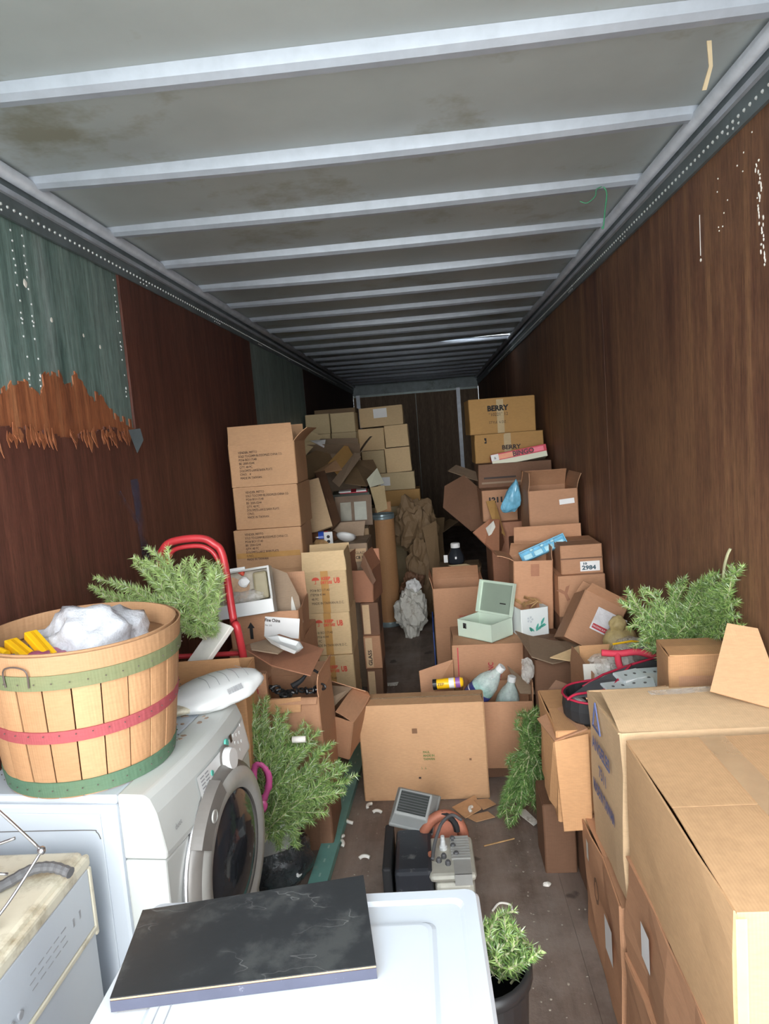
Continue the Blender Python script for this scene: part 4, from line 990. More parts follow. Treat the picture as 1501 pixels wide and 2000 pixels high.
def cashbox():
    t = thing('cash_box', 'pale green metal cash box with its lid open, on the red-stamped carton', 'cash box', (.262, 4.12, .607), (0, 0, R(-44)))
    w, d, h = .26, .20, .105
    obj('box_shell', B((-w / 2, w / 2, -d / 2, -d / 2 + .004, 0, h), (-w / 2, w / 2, d / 2 - .004, d / 2, 0, h), (-w / 2, -w / 2 + .004, -d / 2 + .004, d / 2 - .004, 0, h), (w / 2 - .004, w / 2, -d / 2 + .004, d / 2 - .004, 0, h), (-w / 2, w / 2, -d / 2, d / 2, -.0, .004)), M_cash, t)
    obj('lining', B((-w / 2 + .006, w / 2 - .006, -d / 2 + .006, d / 2 - .006, .0045, .008)), M_cashin, t)
    lk = obj('lock', B((-.085, -.060, -d / 2 - .003, -d / 2, .055, .088)), M_chrome, t); obj('keyhole', lathe([(.007, 0), (.007, .002), (0, .002)], 12, M=Matrix.Translation((-.072, -d / 2 - .003, .07)) @ Matrix.Rotation(R(90), 4, 'X')), M_black, lk)
    # lid hinged on the back edge, leaning back
    Mh = Matrix.Translation((0, d / 2, h)) @ Matrix.Rotation(R(-107), 4, 'X')
    lid = B((-w / 2 - .002, w / 2 + .002, -d - .002, .0, -.003, 0), (-w / 2 - .002, w / 2 + .002, -d - .002, -d + .002, -.03, -.003), (-w / 2 - .002, -w / 2 + .002, -d + .002, 0, -.03, -.003), (w / 2 - .002, w / 2 + .002, -d + .002, 0, -.03, -.003))
    for v in lid.verts: v.co.z = -v.co.z; v.co = Matrix.Translation((0, d / 2, h)) @ Matrix.Rotation(R(-107), 4, 'X') @ Vector((v.co.x, v.co.y, -v.co.z))
    lo = obj('lid', lid, M_cash, t)
    q = B((-w / 2 + .012, w / 2 - .012, -d + .012, -.012, -.0045, -.0035))
    for v in q.verts: v.co = Mh @ v.co
    obj('lid_lining', q, M_cashin, lo)
    s = B((.03, .075, -.075, -.068, -.0062, -.0048)); [setattr(v, 'co', Mh @ v.co) for v in s.verts]
    obj('sticker', s, M_inkdk, lo)
cashbox()
carton('kraft carton with upright red lettering under the cash box', .045, .46, 3.95, .40, .22, .60, 'kraft', seed=125, ry=1.0, prints=[('f', .235, .10, .042, 'ASTEEL INC', M_crimson, 90, .8, .001), ('f', .278, .09, .042, '# 41042', M_crimson, 90, .85, .001)], tape=[('f', .03, .036, .12, .37, M_crimson)])
carton('kraft carton at floor level under the red-lettered carton', .045, .46, 3.95, .40, .002, .217, 'dark', seed=126)
board_piece('kraft flap leaning left of the red-lettered carton', [(-.146,3.85,.50),(.051,3.93,.53),(.043,3.87,.24),(-.138,3.75,.30)], 'kraft', th=.006)
t = carton('white tissue carton printed with teal leaves, filled with wood scraps', .44, .62, 4.06, .18, .602, .77, M_floral, seed=127, rz=17, flaps=dict(f=None, b=None, l=None, r=None), cat='box')
bm = bmesh.new(); M = face_m('f', .09, .03, .18, .18, 0, .006)
for (x, y, a, L_) in ((0, .0, 70, .05), (0, .0, 35, .075), (-.01, .0, 140, .045), (.02, .02, 15, .05), (.03, .03, 60, .055), (-.03, .0, 100, .03)):
    dx, dy = math.cos(R(a)), math.sin(R(a)); px, py = -dy, dx
    bm.faces.new([bm.verts.new(M @ Vector((x + dx * L_ * k + px * s, y + dy * L_ * k + py * s, 0))) for k, s in ((0, 0), (.4, .009), (.8, .006), (1, 0), (.8, -.004), (.4, -.007))])
obj('leaf_print', bm, M_teal, t)
bm = bmesh.new()
for k in range(5):
    a = R(72 * k); bm.faces.new([bm.verts.new(M @ Vector((-.035 + r * math.cos(a + s), .075 + r * math.sin(a + s), 0))) for r, s in ((.003, 0), (.018, .45), (.022, 0), (.018, -.45))])
obj('flower_print', bm, plain('pale_grey_print', srgb(196, 204, 208), .6), t)
rng = random.Random(6)
for k in range(11):
    x, y = rng.uniform(.46, .60), rng.uniform(4.10, 4.22); a = rng.uniform(0, 3.1)
    o = obj('wood_scrap', plate([(-.045, 0, 0), (.0, .014, .008), (.045, 0, .0), (.01, -.014, -.006)], .006), M_leaf); o.location = (x, y, .775 + rng.uniform(0, .035)); o.rotation_euler = (rng.uniform(-1, 1), rng.uniform(-1, 1), a)
    tag(o, 'curled wood scrap lying in the teal-leaf carton', 'wood scrap', 'wood scraps in the teal-leaf carton')
carton('brown carton carrying the teal-leaf carton', .465, .70, 3.98, .20, .36, .60, 'dark', seed=128); carton('brown carton at floor level below the teal-leaf carton', .465, .70, 3.98, .20, .002, .357, 'dark', seed=129)
t = carton('tilted brown carton with a packing-slip pouch by the right wall', .62, .86, 3.62, .24, .625, .905, 'kraft', rz=-6, ry=30, rx=-20, seed=130, flaps=dict(f=(140, .06), b=(70, .09), l=None, r=(60, .08)))
obj('slip_pouch', quad_m(face_m('f', .10, .10, .25, .26, .28, .007, R(0)), 0, .165, 0, .125), film('pouch_film', srgb(226, 226, 230), .92, .1), t); obj('red_strip', quad_m(face_m('f', .108, .108, .25, .26, .28, .009), 0, .15, 0, .026), M_crimson, t)
txt('PACKING SLIP ENCLOSED', .013, M_paper, t, face_m('f', .111, .116, .25, .26, .28, .010), sx=.85)
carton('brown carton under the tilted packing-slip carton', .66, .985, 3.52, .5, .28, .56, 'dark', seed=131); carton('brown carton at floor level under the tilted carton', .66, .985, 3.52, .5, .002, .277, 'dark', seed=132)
o = obj('yellowed_bag', blob((0, 0, 0), (.085, .075, .10), .2, 51, 3, 1.5), M_yelbag, smooth=True); o.location = (.90, 3.50, .70); tag(o, 'yellowed plastic bag with knotted neck by the right wall', 'bag')
obj('knotted_neck', blob((-.01, 0, .11), (.04, .035, .045), .3, 52, 3, 1.8), M_yelbag, o, smooth=True)
t = thing('clear_bag', 'clear zip bag with a yellow seal holding brown bits', 'bag', (.87, 3.22, .735)); obj('bag_film', blob((0, 0, 0), (.105, .06, .09), .2, 53, 3, 1.6), M_clearbag, t, smooth=True)
obj('zip_seal', tube([(-.085, -.03, .075), (0, -.04, .088), (.085, -.02, .068)], .005, 6), M_yellow, t); obj('contents', blob((.01, 0, -.03), (.08, .045, .045), .3, 54, 3, 2), plain('brown_bits', srgb(104, 84, 74), .8, var=.4, scale=40), t)
# open carton with torn top in front
carton('open kraft carton with torn grey flaps, in front of the teal-leaf carton', .475, .70, 3.55, .36, .02, .63, 'dark', rz=-1, seed=133, amp=.012, flaps=dict(f=None, b=None, l=None, r=None))
board_piece('torn grey flap hanging over the open kraft carton', [(.40,3.74,.735),(.47,3.76,.70),(.60,3.74,.668),(.742,3.74,.652),(.70,3.50,.650),(.55,3.45,.640),(.45,3.5,.665)], 'grey', th=.006)
board_piece('pale torn flap corner on the open kraft carton', [(.532,3.43,.68),(.712,3.58,.685),(.70,3.50,.66),(.679,3.43,.645)], 'beige', th=.006)
o = crumple('clear tape shreds hanging from the torn grey flap', (.425, 3.50, .60), (.03, .025, .06), 55, M_clearbag, .4, 3, 'tape', 'tape_shreds')
board_piece('narrow orange-brown carton side standing right of the torn carton', [(.653,3.3,.774),(.798,3.3,.775),(.645,3.06,.45),(.612,3.06,.45)], 'orange', th=.008)
carton('open kraft carton full of scrap by the black cassette case', .62, .985, 2.92, .42, .30, .68, 'kraft', rz=2, seed=134, flaps=dict(f=None, b=None, l=(85, .09), r=None)); carton('kraft carton at floor level under the scrap carton', .62, .985, 2.98, .42, .002, .297, 'dark', seed=135)
o = board_piece('grimy folded newspaper standing in the scrap carton', [(.60,2.97,.80),(.72,2.99,.79),(.70,2.93,.64),(.60,2.93,.62)], 'pale', 'newspaper', .006, cat='newspaper'); o.data.materials.clear(); o.data.materials.append(M_dirtpaper)
t = thing('pink_toy_handle', 'pinkish red looped strap lying on the scrap carton', 'strap', (.80, 2.93, .80))
obj('strap_loop', tube(smooth_path([(-.12, .03, .05), (-.05, .02, .045), (.02, .0, .055), (.08, -.02, .04), (.12, -.05, .01)], 6), [.015] * 25, 8), M_redcloth, t, smooth=True)
obj('strap_tail', tube(smooth_path([(-.055, .02, .045), (-.06, -.02, .01), (-.045, -.06, -.02), (-.03, -.09, -.03)], 6), [.014] * 19, 8), M_redcloth, t, smooth=True); obj('strap_end', blob((-.035, -.09, -.03), (.026, .02, .02), .15, 3, 2), M_redcloth, t, smooth=True)
crumple('clear crumpled film under the pinkish strap', (.74, 3.0, .78), (.10, .06, .05), 57, M_clearbag, .35, 3, 'film', 'crumpled_film')
crumple('grey shell-like scrap between the loops of the strap', (.82, 2.94, .775), (.06, .03, .02), 58, M_stone, .3, 2, 'scrap', 'scrap_piece')

# ------------------------------------------------------------------ left side, middle: hand truck, garlands, junk cartons
t = thing('hand_truck', 'red tubular hand truck leaning among the tinsel garlands', 'hand truck', (-1.05, 2.95, 0))
lp = [(-.21, .10, .10), (-.185, .04, 1.0), (-.165, .0, 1.36), (-.15, .0, 1.425), (-.10, .0, 1.462), (.02, .0, 1.468), (.08, .0, 1.44), (.118, .0, 1.375), (.16, -.08, 1.12), (.185, -.09, 1.0), (.20, .10, .10)]
obj('handle_loop', tube(smooth_path(lp, 6), .017, 10), M_redpaint, t, smooth=True)
obj('inner_bar', tube(smooth_path([(-.15, .035, 1.36), (-.11, .035, 1.42), (0, .035, 1.43), (.06, .035, 1.40), (.09, .035, 1.34)], 5), .011, 8), M_redpaint, t, smooth=True)
for z, y in ((.95, -.03), (.55, .03), (.25, .08)): obj('cross_bar', tube([(-.19, y, z), (.185, y, z)], .011, 8), M_redpaint, t)
obj('toe_plate', B((-.2, .2, -.02, .16, .005, .012)), M_redpaint, t)
for x in (-.20, .19): obj('wheel', lathe([(.02, -.02), (.085, -.02), (.095, -.01), (.095, .01), (.085, .02), (.02, .02)], 20, M=Matrix.Translation((x, .20, .096)) @ Matrix.Rotation(R(90), 4, 'Y')), M_black, t)
obj('axle', tube([(-.2, .2, .096), (.19, .2, .096)], .01, 8), M_redpaint, t)

carton('tan carton standing behind the basket, below the light green garland', -1.13, -.80, 2.60, .24, .42, .955, 'orange', rz=3, seed=141, amp=.008, flaps=dict(f=(92, .075), b=None, l=None, r=None)); carton('tan carton at floor level behind the washing machine', -1.13, -.97, 2.60, .24, .002, .417, 'dark', seed=142)
o = obj('foam_slab', B((-.15, .15, -.05, .05, -.012, .012)), M_foam, bevel=.004); o.location = (-.975, 2.70, 1.02); o.rotation_euler = (R(10), R(-42), R(48)); tag(o, 'white foam slab sticking out below the light green garland', 'foam')
o = obj('padded_mailer', blob((0, 0, 0), (.17, .115, .045), .12, 61, 4, 1.3), M_whitepl, smooth=True); o.location = (-.815, 2.335, .998); o.rotation_euler = (R(6), R(-4), R(38)); tag(o, 'white padded plastic mailer with a barcode on the washing machine edge', 'mailer')
bm = bmesh.new(); rng = random.Random(1); x = -.03
while x < .03:
    w_ = rng.choice((.0012, .002, .003)); bm.faces.new([bm.verts.new(p) for p in ((x, 0, 0), (x + w_, 0, 0), (x + w_, .02, 0), (x, .02, 0))]); x += w_ + rng.choice((.0012, .002))
bm.transform(Matrix.Translation((.04, -.098, .022)) @ Matrix.Rotation(R(12), 4, 'Z') @ Matrix.Rotation(R(58), 4, 'X')); obj('barcode', bm, M_gtext, o)
bm = bmesh.new()
for k in range(5): tube(smooth_path([(-.04 + .035 * k, .05, .0455), (-.03 + .035 * k, 0, .050), (-.035 + .036 * k, -.05, .043)], 4), .0008, 4, bm=bm)
obj('wrinkle_lines', bm, M_gtext, o)
o = obj('cream_wrap', blob((0, 0, 0), (.16, .13, .03), .2, 63, 3, 1.4), M_cream, smooth=True); o.location = (-.97, 2.30, .975); tag(o, 'cream plastic wrap bunched between the basket and the mailer', 'wrap')

carton('kraft carton with arrow print and a white label, left of the plate stack', -1.04, -.70, 3.27, .36, .862, 1.04, 'kraft', rz=2, seed=143, amp=.012, flaps=dict(f=None, b=(85, .12), l=None, r=None), papers=[('f', .165, .06, .17, .10, M_paper, -8)],
       prints=[('f', .175, .135, .022, 'Fine China', M_ink, -8, .8, .0008), ('f', .175, .112, .012, 'No 205', M_ink, -8, .9)])
def arrows():
    c = [o for o in bpy.data.objects if o.get('label', '').startswith('kraft carton with arrow print')][0]
    for u in (.04, .105):
        M = face_m('f', u, .05, .34, .36, .18, .006); bm = bmesh.new()
        bm.faces.new([bm.verts.new(M @ Vector(p)) for p in ((-.008, 0, 0), (.008, 0, 0), (.008, .055, 0), (.018, .055, 0), (0, .085, 0), (-.018, .055, 0), (-.008, .055, 0))])
        obj('arrow_print', bm, M_inkdk, c)
arrows()
o = board_piece('curved grey-brown carton flap with a white label, behind the display box', [(-.845,3.45,1.229),(-.768,3.45,1.192),(-.712,3.42,1.075),(-.692,3.38,.951),(-.723,3.29,.879),(-.798,3.29,.873)], 'grey', th=.006)
obj('paper_label', plate([Vector(p) - o.location for p in ((-.785,3.405,1.05),(-.742,3.405,1.08),(-.722,3.375,1.014),(-.765,3.335,.925))], .003), M_dirtpaper, o)
carton('large carton under the arrow-printed carton', -1.05, -.70, 3.25, .52, .002, .858, 'kraft', seed=144)
t = thing('display_box', 'white-edged display box with a silver scene, tilted behind the hand truck', 'display box', (-.925, 3.20, 1.045), (R(-14), R(-5), R(3)))
obj('front_strip', B((-.135, .135, -.01, .0, 0, .065)), M_whitepl, t, bevel=.002)
obj('frame', B((-.135, -.125, 0, .07, 0, .225), (.125, .135, 0, .07, 0, .225), (-.125, .125, 0, .07, .215, .225), (-.125, .125, 0, .07, 0, .008)), M_silver, t)
obj('backing', B((-.125, .125, .062, .07, .008, .215)), plain('backing_print', srgb(176, 166, 150), .4, var=.25, scale=16), t)
obj('panel', B((.045, .115, .02, .06, .07, .205)), plain('olive_cushion', srgb(150, 140, 112), .5), t, bevel=.012)
obj('picture', plate([(-.115, .058, .075), (.0, .058, .07), (.02, .058, .15), (-.06, .058, .20), (-.115, .058, .17)], .002), plain('picture_print', srgb(186, 150, 118), .5, var=.35, scale=18), t)
obj('white_figure', blob((-.005, .045, .165), (.028, .012, .026), .3, 2, 2), M_paper, t); obj('red_figure', blob((-.005, .03, .212), (.014, .012, .016), .4, 5, 2), M_redink, t)
obj('wrinkled_film', blob((-.0, .03, .09), (.09, .018, .03), .5, 9, 3, 2.2), M_clearbag, t, smooth=True)
obj('top_strip', B((-.12, .02, -.004, .008, .222, .236)), M_whitepl, t)
board_piece('wide reddish brown flap spread over the junk left of the pale stack', [(-.879,2.9,.985),(-.778,3.2,.945),(-.551,3.1,.891),(-.574,2.85,.854),(-.739,2.85,.909)], 'red', th=.005)
board_piece('grey-brown folded flap lying on the reddish brown flap', [(-.832,2.88,1.0),(-.767,3.0,.985),(-.677,2.92,.965),(-.701,2.83,.965),(-.813,2.83,.99)], 'grey', th=.005)
bm = bmesh.new(); P = [Vector(p) for p in ((-.770,2.9,1.012),(-.730,2.96,1.0),(-.630,2.96,.963),(-.604,2.9,.953),(-.625,2.85,.955),(-.698,2.85,.990))]; c = sum(P, Vector()) / 6
lo = [bm.verts.new((p - c) * .72 + Vector((0, 0, -.012))) for p in P]; hi = [bm.verts.new(p - c + Vector((0, 0, .012))) for p in P]; ins = [bm.verts.new((p - c) * .88 + Vector((0, 0, .012))) for p in P]; li = [bm.verts.new((p - c) * .66 + Vector((0, 0, -.006))) for p in P]
for a, b in ((lo, hi), (hi, ins), (ins, li)):
    for i in range(6): bm.faces.new((a[i], a[(i + 1) % 6], b[(i + 1) % 6], b[i]))
bm.faces.new(li); bm.faces.new(lo[::-1])
o = obj('serving_dish', bm, M_whitepl); o.location = c; tag(o, 'white six-sided china dish on the reddish brown flap', 'dish')
carton('kraft carton holding black chain, below the reddish brown flap', -.86, -.555, 2.94, .30, .30, .725, 'kraft', seed=145, rz=-3, amp=.008, flaps=dict(f=(178, .02), b=(88, .06), l=None, r=(80, .10)))
carton('kraft carton at floor level under the chain carton', -.86, -.555, 2.94, .30, .002, .297, 'dark', seed=146)
board_piece('orange-tan strip of cardboard at the front of the chain carton', [(-.845, 2.925, .725), (-.64, 2.925, .735), (-.645, 2.915, .67), (-.845, 2.915, .665)], 'orange', th=.004)
bm = bmesh.new(); rng = random.Random(12)
for k in range(16):
    a = -.83 + .018 * k; z = .735 + .012 * math.sin(k * .9); y = 3.0 + .03 * math.sin(k * .6)
    bmesh.ops.create_circle
    M = Matrix.Translation((a, y, z)) @ Matrix.Rotation(rng.uniform(0, 3), 4, 'Z') @ Matrix.Rotation(R(90 if k % 2 else 20), 4, 'X')
    tube([M @ Vector((.020 * math.cos(q * .628), .013 * math.sin(q * .628), 0)) for q in range(11)], .0055, 6, bm=bm)
o = obj('chain', bm, M_black); tag(o, 'black chain lying inside the kraft carton', 'chain')
o = obj('black_hook', tube(smooth_path([(0, 0, 0), (.04, .02, .02), (.07, .02, .05), (.10, .01, .07), (.125, 0, .06)], 5), [.016, .015, .014, .013, .012, .011, .010, .009, .008, .007, .007, .006, .006, .006, .006, .006, .006, .006, .006, .006, .006], 8), M_blackm); o.location = (-.70, 3.03, .745); tag(o, 'black curved hook at the right of the chain', 'hook')
carton('kraft carton with magenta print, behind the mailer', -.97, -.785, 2.90, .04, .50, .855, 'kraft', seed=147, prints=[('f', .10, .27, .03, 'FISH', M_crimson, 0, .9, .001), ('f', .10, .24, .022, 'LINE', M_crimson, 0, .9, .001)])
carton('carton hidden under the magenta-printed carton', -.97, -.785, 2.88, .05, .002, .497, 'dark', seed=148)
carton('crushed kraft carton tilted beside the middle garland', -.69, -.455, 3.25, .25, .335, .55, 'kraft', rz=-14, ry=14, rx=10, seed=149, amp=.015, flaps=dict(f=None, b=(60, .1), l=(120, .1), r=(30, .1)))
board_piece('brown flap roofing the crushed kraft carton', [(-.777,3.17,.545),(-.61,3.42,.60),(-.468,3.36,.605),(-.66,3.12,.49)], 'grey', th=.005)
carton('dark carton on the floor under the crushed kraft carton', -.695, -.645, 3.27, .26, .05, .30, 'dark', seed=150)

def cl(p, xm=.985):
    x, y, z = p
    if x > xm: k = xm / x; return (xm, y * k, 1.85 + (z - 1.85) * k)
    return p
def strands(root, tips, seed, extra=1, jit=.05, sag=.04, xm=9):
    rng = random.Random(seed); out = []
    for tp in tips:
        for e in range(extra + 1):
            a = Vector(root) + Vector([rng.uniform(-.02, .02) for _ in range(3)])
            b = Vector(tp) + (Vector([rng.uniform(-jit, jit) for _ in range(3)]) if e else Vector())
            if e: b = a.lerp(b, rng.uniform(.65, 1.0))
            m1 = a.lerp(b, .35) + Vector([rng.uniform(-.03, .03) for _ in range(2)] + [sag * rng.uniform(.2, 1.4)])
            m2 = a.lerp(b, .72) + Vector([rng.uniform(-.03, .03) for _ in range(2)] + [sag * rng.uniform(.0, 1.3)])
            out.append([cl(tuple(q), xm) for q in (a, m1, m2, b)])
    return out
LG = [plain('light_green_tinsel', srgb(178, 202, 132), .4, var=.3, scale=30), M_needle, M_frost]
garland('light green tinsel garland heaped behind the basket over the hand truck', strands((-.97, 2.72, 1.10), [(-1.34,2.55,1.36),(-1.31,2.68,1.34),(-1.27,2.8,1.40),(-1.2,2.88,1.42),(-1.14,2.86,1.45),(-1.04,2.86,1.40),(-.97,2.85,1.38),(-.91,2.8,1.385),(-.91,2.74,1.27),(-.93,2.68,1.11),(-1.0,2.66,1.15),(-1.06,2.58,1.24),(-1.15,2.62,1.28),(-1.2,2.7,1.2),(-1.08,2.75,1.33),(-1.0,2.7,1.27)], 1, 5, .055, .03), 11, LG, 430, .034)
garland('green tinsel garland fanned out beside the washing machine door', strands((-.775, 2.58, .30), [(-.81,2.75,.80),(-.76,2.8,.78),(-.73,2.85,.72),(-.70,2.85,.63),(-.61,2.88,.62),(-.56,2.86,.60),(-.50,2.85,.55),(-.43,2.8,.47),(-.43,2.75,.42),(-.50,2.72,.36),(-.56,2.7,.30),(-.65,2.62,.22),(-.70,2.7,.5),(-.62,2.72,.48),(-.54,2.75,.45)], 2, 6, .055, .05), 12, None, 400, .036)
garland('green tinsel garland propped against the right wall', strands((.93, 2.78, .90), [(.79,2.9,1.11),(.78,2.8,1.03),(.79,2.75,.96),(.90,2.9,1.13),(.99,2.85,1.15),(1.05,2.8,1.15),(1.09,2.75,1.10),(1.08,2.6,1.22),(1.05,2.52,1.30),(1.08,2.55,1.10),(.99,2.6,.98),(1.0,2.48,1.22),(1.03,2.5,1.19),(.93,2.65,1.02),(.87,2.68,.92),(.82,2.72,.99),(.95,2.66,1.08)], 3, 6, .05, .03, .975), 13, [M_needle, M_needledk, M_frost], 400, .034)
o = obj('bare_wire', tube(smooth_path([(.975, 2.42, 1.22), (.975, 2.40, 1.31), (.978, 2.38, 1.36), (.985, 2.37, 1.385)], 5), .005, 6), M_stem); tag(o, 'bare bent wire stem sticking up from the right wall garland', 'wire')
garland('dark green tinsel garland trailing on the floor beside the jug carton', strands((.37, 3.12, .33), [(.36,3.22,.50),(.42,3.14,.54),(.38,3.02,.42),(.20,3.06,.06),(.26,3.10,.12),(.30,3.16,.22),(.38,2.97,.20),(.33,3.05,.12),(.24,3.02,.03),(.44,3.05,.42)], 4, 5, .045, .02), 14, [M_needledk, M_needledk, M_needle], 400, .034)
garland('short green tinsel sprig standing in the black bin', strands((.085, 1.49, .60), [(.06,1.52,.70),(.085,1.53,.71),(.11,1.53,.70),(.135,1.50,.69),(.155,1.46,.66),(.10,1.48,.70)], 5, 4, .022, .005), 15, None, 420, .024)
t = thing('black_bin', 'black plastic bin between the dryer and the aisle holding a tinsel sprig', 'bin', (.022, 1.475, 0)); obj('bin_body', lathe([(0, .002), (.09, .002), (.122, .62), (.128, .625), (.128, .64), (.119, .64), (.088, .01), (0, .01)], 28), M_black, t, smooth=False); obj('rim', lathe([(.124, .61), (.131, .615), (.131, .643), (.119, .643)], 28), M_black, t, smooth=True)
# pink bag handle over the garland
t = thing('pink_bag', 'pink plastic carrier bag handle hanging beside the washing machine door', 'bag', (-.735, 2.52, .48))
def ribbon(pts, w_, nm):
    P = smooth_path(pts, 6); bm = bmesh.new(); rows = []; rg = random.Random(3)
    for i, p in enumerate(P):
        tg = (P[min(i + 1, len(P) - 1)] - P[max(0, i - 1)]).normalized(); s = tg.cross(Vector((0, 1, .2))).normalized() * w_ * rg.uniform(.8, 1.2)
        rows.append([bm.verts.new(p - s), bm.verts.new(p + Vector((0, -.006, 0))), bm.verts.new(p + s)])
    for a, b in zip(rows, rows[1:]):
        for j in range(2): bm.faces.new((a[j], a[j + 1], b[j + 1], b[j]))
    return obj(nm, bm, M_pink, t, smooth=True, solid=.002)
ribbon([(-.01, 0, .0), (-.028, 0, .05), (-.03, 0, .11), (-.015, 0, .145), (.01, 0, .14), (.028, 0, .10), (.022, 0, .05), (-.005, 0, -.005)], .012, 'handle'); obj('bag_knot', blob((-.005, 0, -.02), (.018, .014, .03), .3, 4, 2), M_pink, t, smooth=True)
t = thing('lined_bucket', 'white bucket wrapped in black plastic behind the washing machine door', 'bucket', (-.785, 2.72, 0)); obj('bucket_body', lathe([(0, .003), (.115, .003), (.14, .30), (.148, .303), (.148, .325), (.135, .325), (.11, .02), (0, .02)], 28), M_whitepl, t, smooth=True)
obj('plastic_wrap', blob((.01, -.01, .12), (.165, .16, .135), .12, 71, 4, 2.5, flat=-.115), film('black_wrap_film', srgb(52, 56, 60), .95, .15), t, smooth=True)
t = thing('glue_tube', 'small white tube with a black nozzle leaning on the bucket', 'tube', (-.665, 2.62, .09), (R(18), R(38), R(10))); obj('tube_body', tube([(0, 0, -.03), (0, 0, .03)], .013, 10), M_whitepl, t); obj('nozzle', tube([(0, 0, .03), (0, 0, .06), (-.01, 0, .09)], [.008, .006, .004], 8), M_black, t)

# green posts along the floor
t = thing('green_pipe', 'green painted round pipe lying on the floor beside the flat green post', 'pipe', (-.67, 2.35, .024)); obj('pipe', tube([(-.085, 0, .0), (.0, 1.3, 0), (.045, 2.55, 0)], .022, 12), M_greenpost, t, smooth=True)
t = thing('green_post', 'green painted flat channel post lying on the floor by the aisle', 'post', (-.60, 2.35, .0)); 
M = Matrix.Rotation(R(-2.6), 4, 'Z'); bm = B((-.04, .04, 0, 2.65, .001, .006), (-.04, -.034, 0, 2.65, .006, .034), (.034, .04, 0, 2.65, .006, .034), (-.034, .034, 0, 2.65, .028, .034)); bm.transform(M); obj('channel', bm, M_greenpost, t)
bm = bmesh.new()
for k in range(22):
    v = [bm.verts.new(M @ Vector(p)) for p in ((-.004, .25 + .1 * k, .0345), (.004, .25 + .1 * k, .0345), (.004, .275 + .1 * k, .0345), (-.004, .275 + .1 * k, .0345))]; bm.faces.new(v)
o = obj('slots', bm, plain('slot_paint', srgb(150, 184, 176), .5), t); o['kind'] = 'stuff'

# ------------------------------------------------------------------ aisle: big flat carton, jug carton, engine, scraps
carton('wide tan carton standing in the aisle with a small green stamp', -.45, .185, 3.34, .16, .002, .505, 'tan', rz=-1.5, seed=151, amp=.003, flaps=dict(f=(2, .078), b=(1, .078), l=None, r=None), tape=[('t', .0, .63, .06, .10, M_clear)],
       prints=[('f', .315, .25, .016, 'PAUL\nMADE IN\nTAIWAN', M_greenink, 0, .9, .0006), ('f', .30, .165, .018, '5  6', M_greenink, 0, 1.0)], papers=[('f', .268, .355, .026, .026, plain('brown_stain', srgb(128, 92, 66), .7)), ('f', .545, .205, .011, .011, plain('brown_stain', srgb(128, 92, 66), .7)), ('f', .285, .115, .012, .010, M_ink)])
carton('open kraft carton with jugs, behind the wide tan carton', .12, .46, 3.52, .32, .06, .425, 'kraft', seed=152, rz=-4, amp=.008, flaps=dict(f=None, b=None, l=(88, .03), r=(95, .10)))
carton('low kraft carton at floor under the jug carton', .13, .45, 3.54, .28, .002, .057, 'dark', seed=153)
board_piece('triangular grey-brown flap bent over the jug carton', [(.352,3.80,.52),(.50,3.58,.43),(.39,3.60,.435)], 'grey', th=.005)
def jug(lab, loc, rot, s=1.0):
    t = thing('cleaner_jug', lab, 'bottle', loc, rot)
    obj('jug_body', lathe([(0, 0), (.055, 0), (.064, .01), (.066, .10), (.060, .14), (.040, .185), (.022, .215), (.020, .235), (0, .235)], 24), M_jug, t, smooth=True)
    obj('liquid', lathe([(0, .004), (.053, .004), (.061, .014), (.062, .09), (0, .095)], 24), M_jugliq, t, smooth=True)
    obj('cap', lathe([(.023, .228), (.023, .255), (.020, .258), (0, .258)], 20), M_whitepl, t)
    obj('paper_label', lathe([(.0672, .022), (.0674, .085)], 24), plain('navy_label', srgb(58, 64, 128), .45), t, smooth=True)
    obj('label_stripe', lathe([(.0678, .05), (.0678, .056)], 24), M_paper, t, smooth=True)
    return t
jug('aqua jug with a navy label and white cap leaning out of the carton', (.137, 3.60, .415), (R(6), R(42), R(-8)))
jug('second aqua jug lower down behind the leaning jug', (.31, 3.70, .25), (R(4), R(12), 0))
t = thing('spray_can', 'yellow spray can lying on the edge of the jug carton', 'can', (.02, 3.63, .50), (0, R(86), R(-4)))
obj('can_body', lathe([(0, -.09), (.026, -.088), (.028, -.08), (.028, .06), (.022, .075), (.0, .078)], 20), M_yellow, t, smooth=True); obj('can_end', lathe([(.0285, -.088), (.0285, -.066), (0, -.0895)], 20), M_black, t); obj('white_band', lathe([(.0284, -.0), (.0284, .028)], 20), M_paper, t, smooth=True); obj('purple_band', lathe([(.0284, .035), (.0284, .06)], 20), plain('purple_print', srgb(150, 96, 170), .4), t, smooth=True)
txt('ZEP', .022, M_ink, t, Matrix.Translation((-.026, -.0095, -.03)) @ Matrix.Rotation(R(-90), 4, 'Y') @ Matrix.Rotation(R(90), 4, 'X') if False else Matrix.Translation((.0, -.0295, -.062)) @ Matrix.Rotation(R(-90), 4, 'Y') @ Matrix.Rotation(R(90), 4, 'X'))

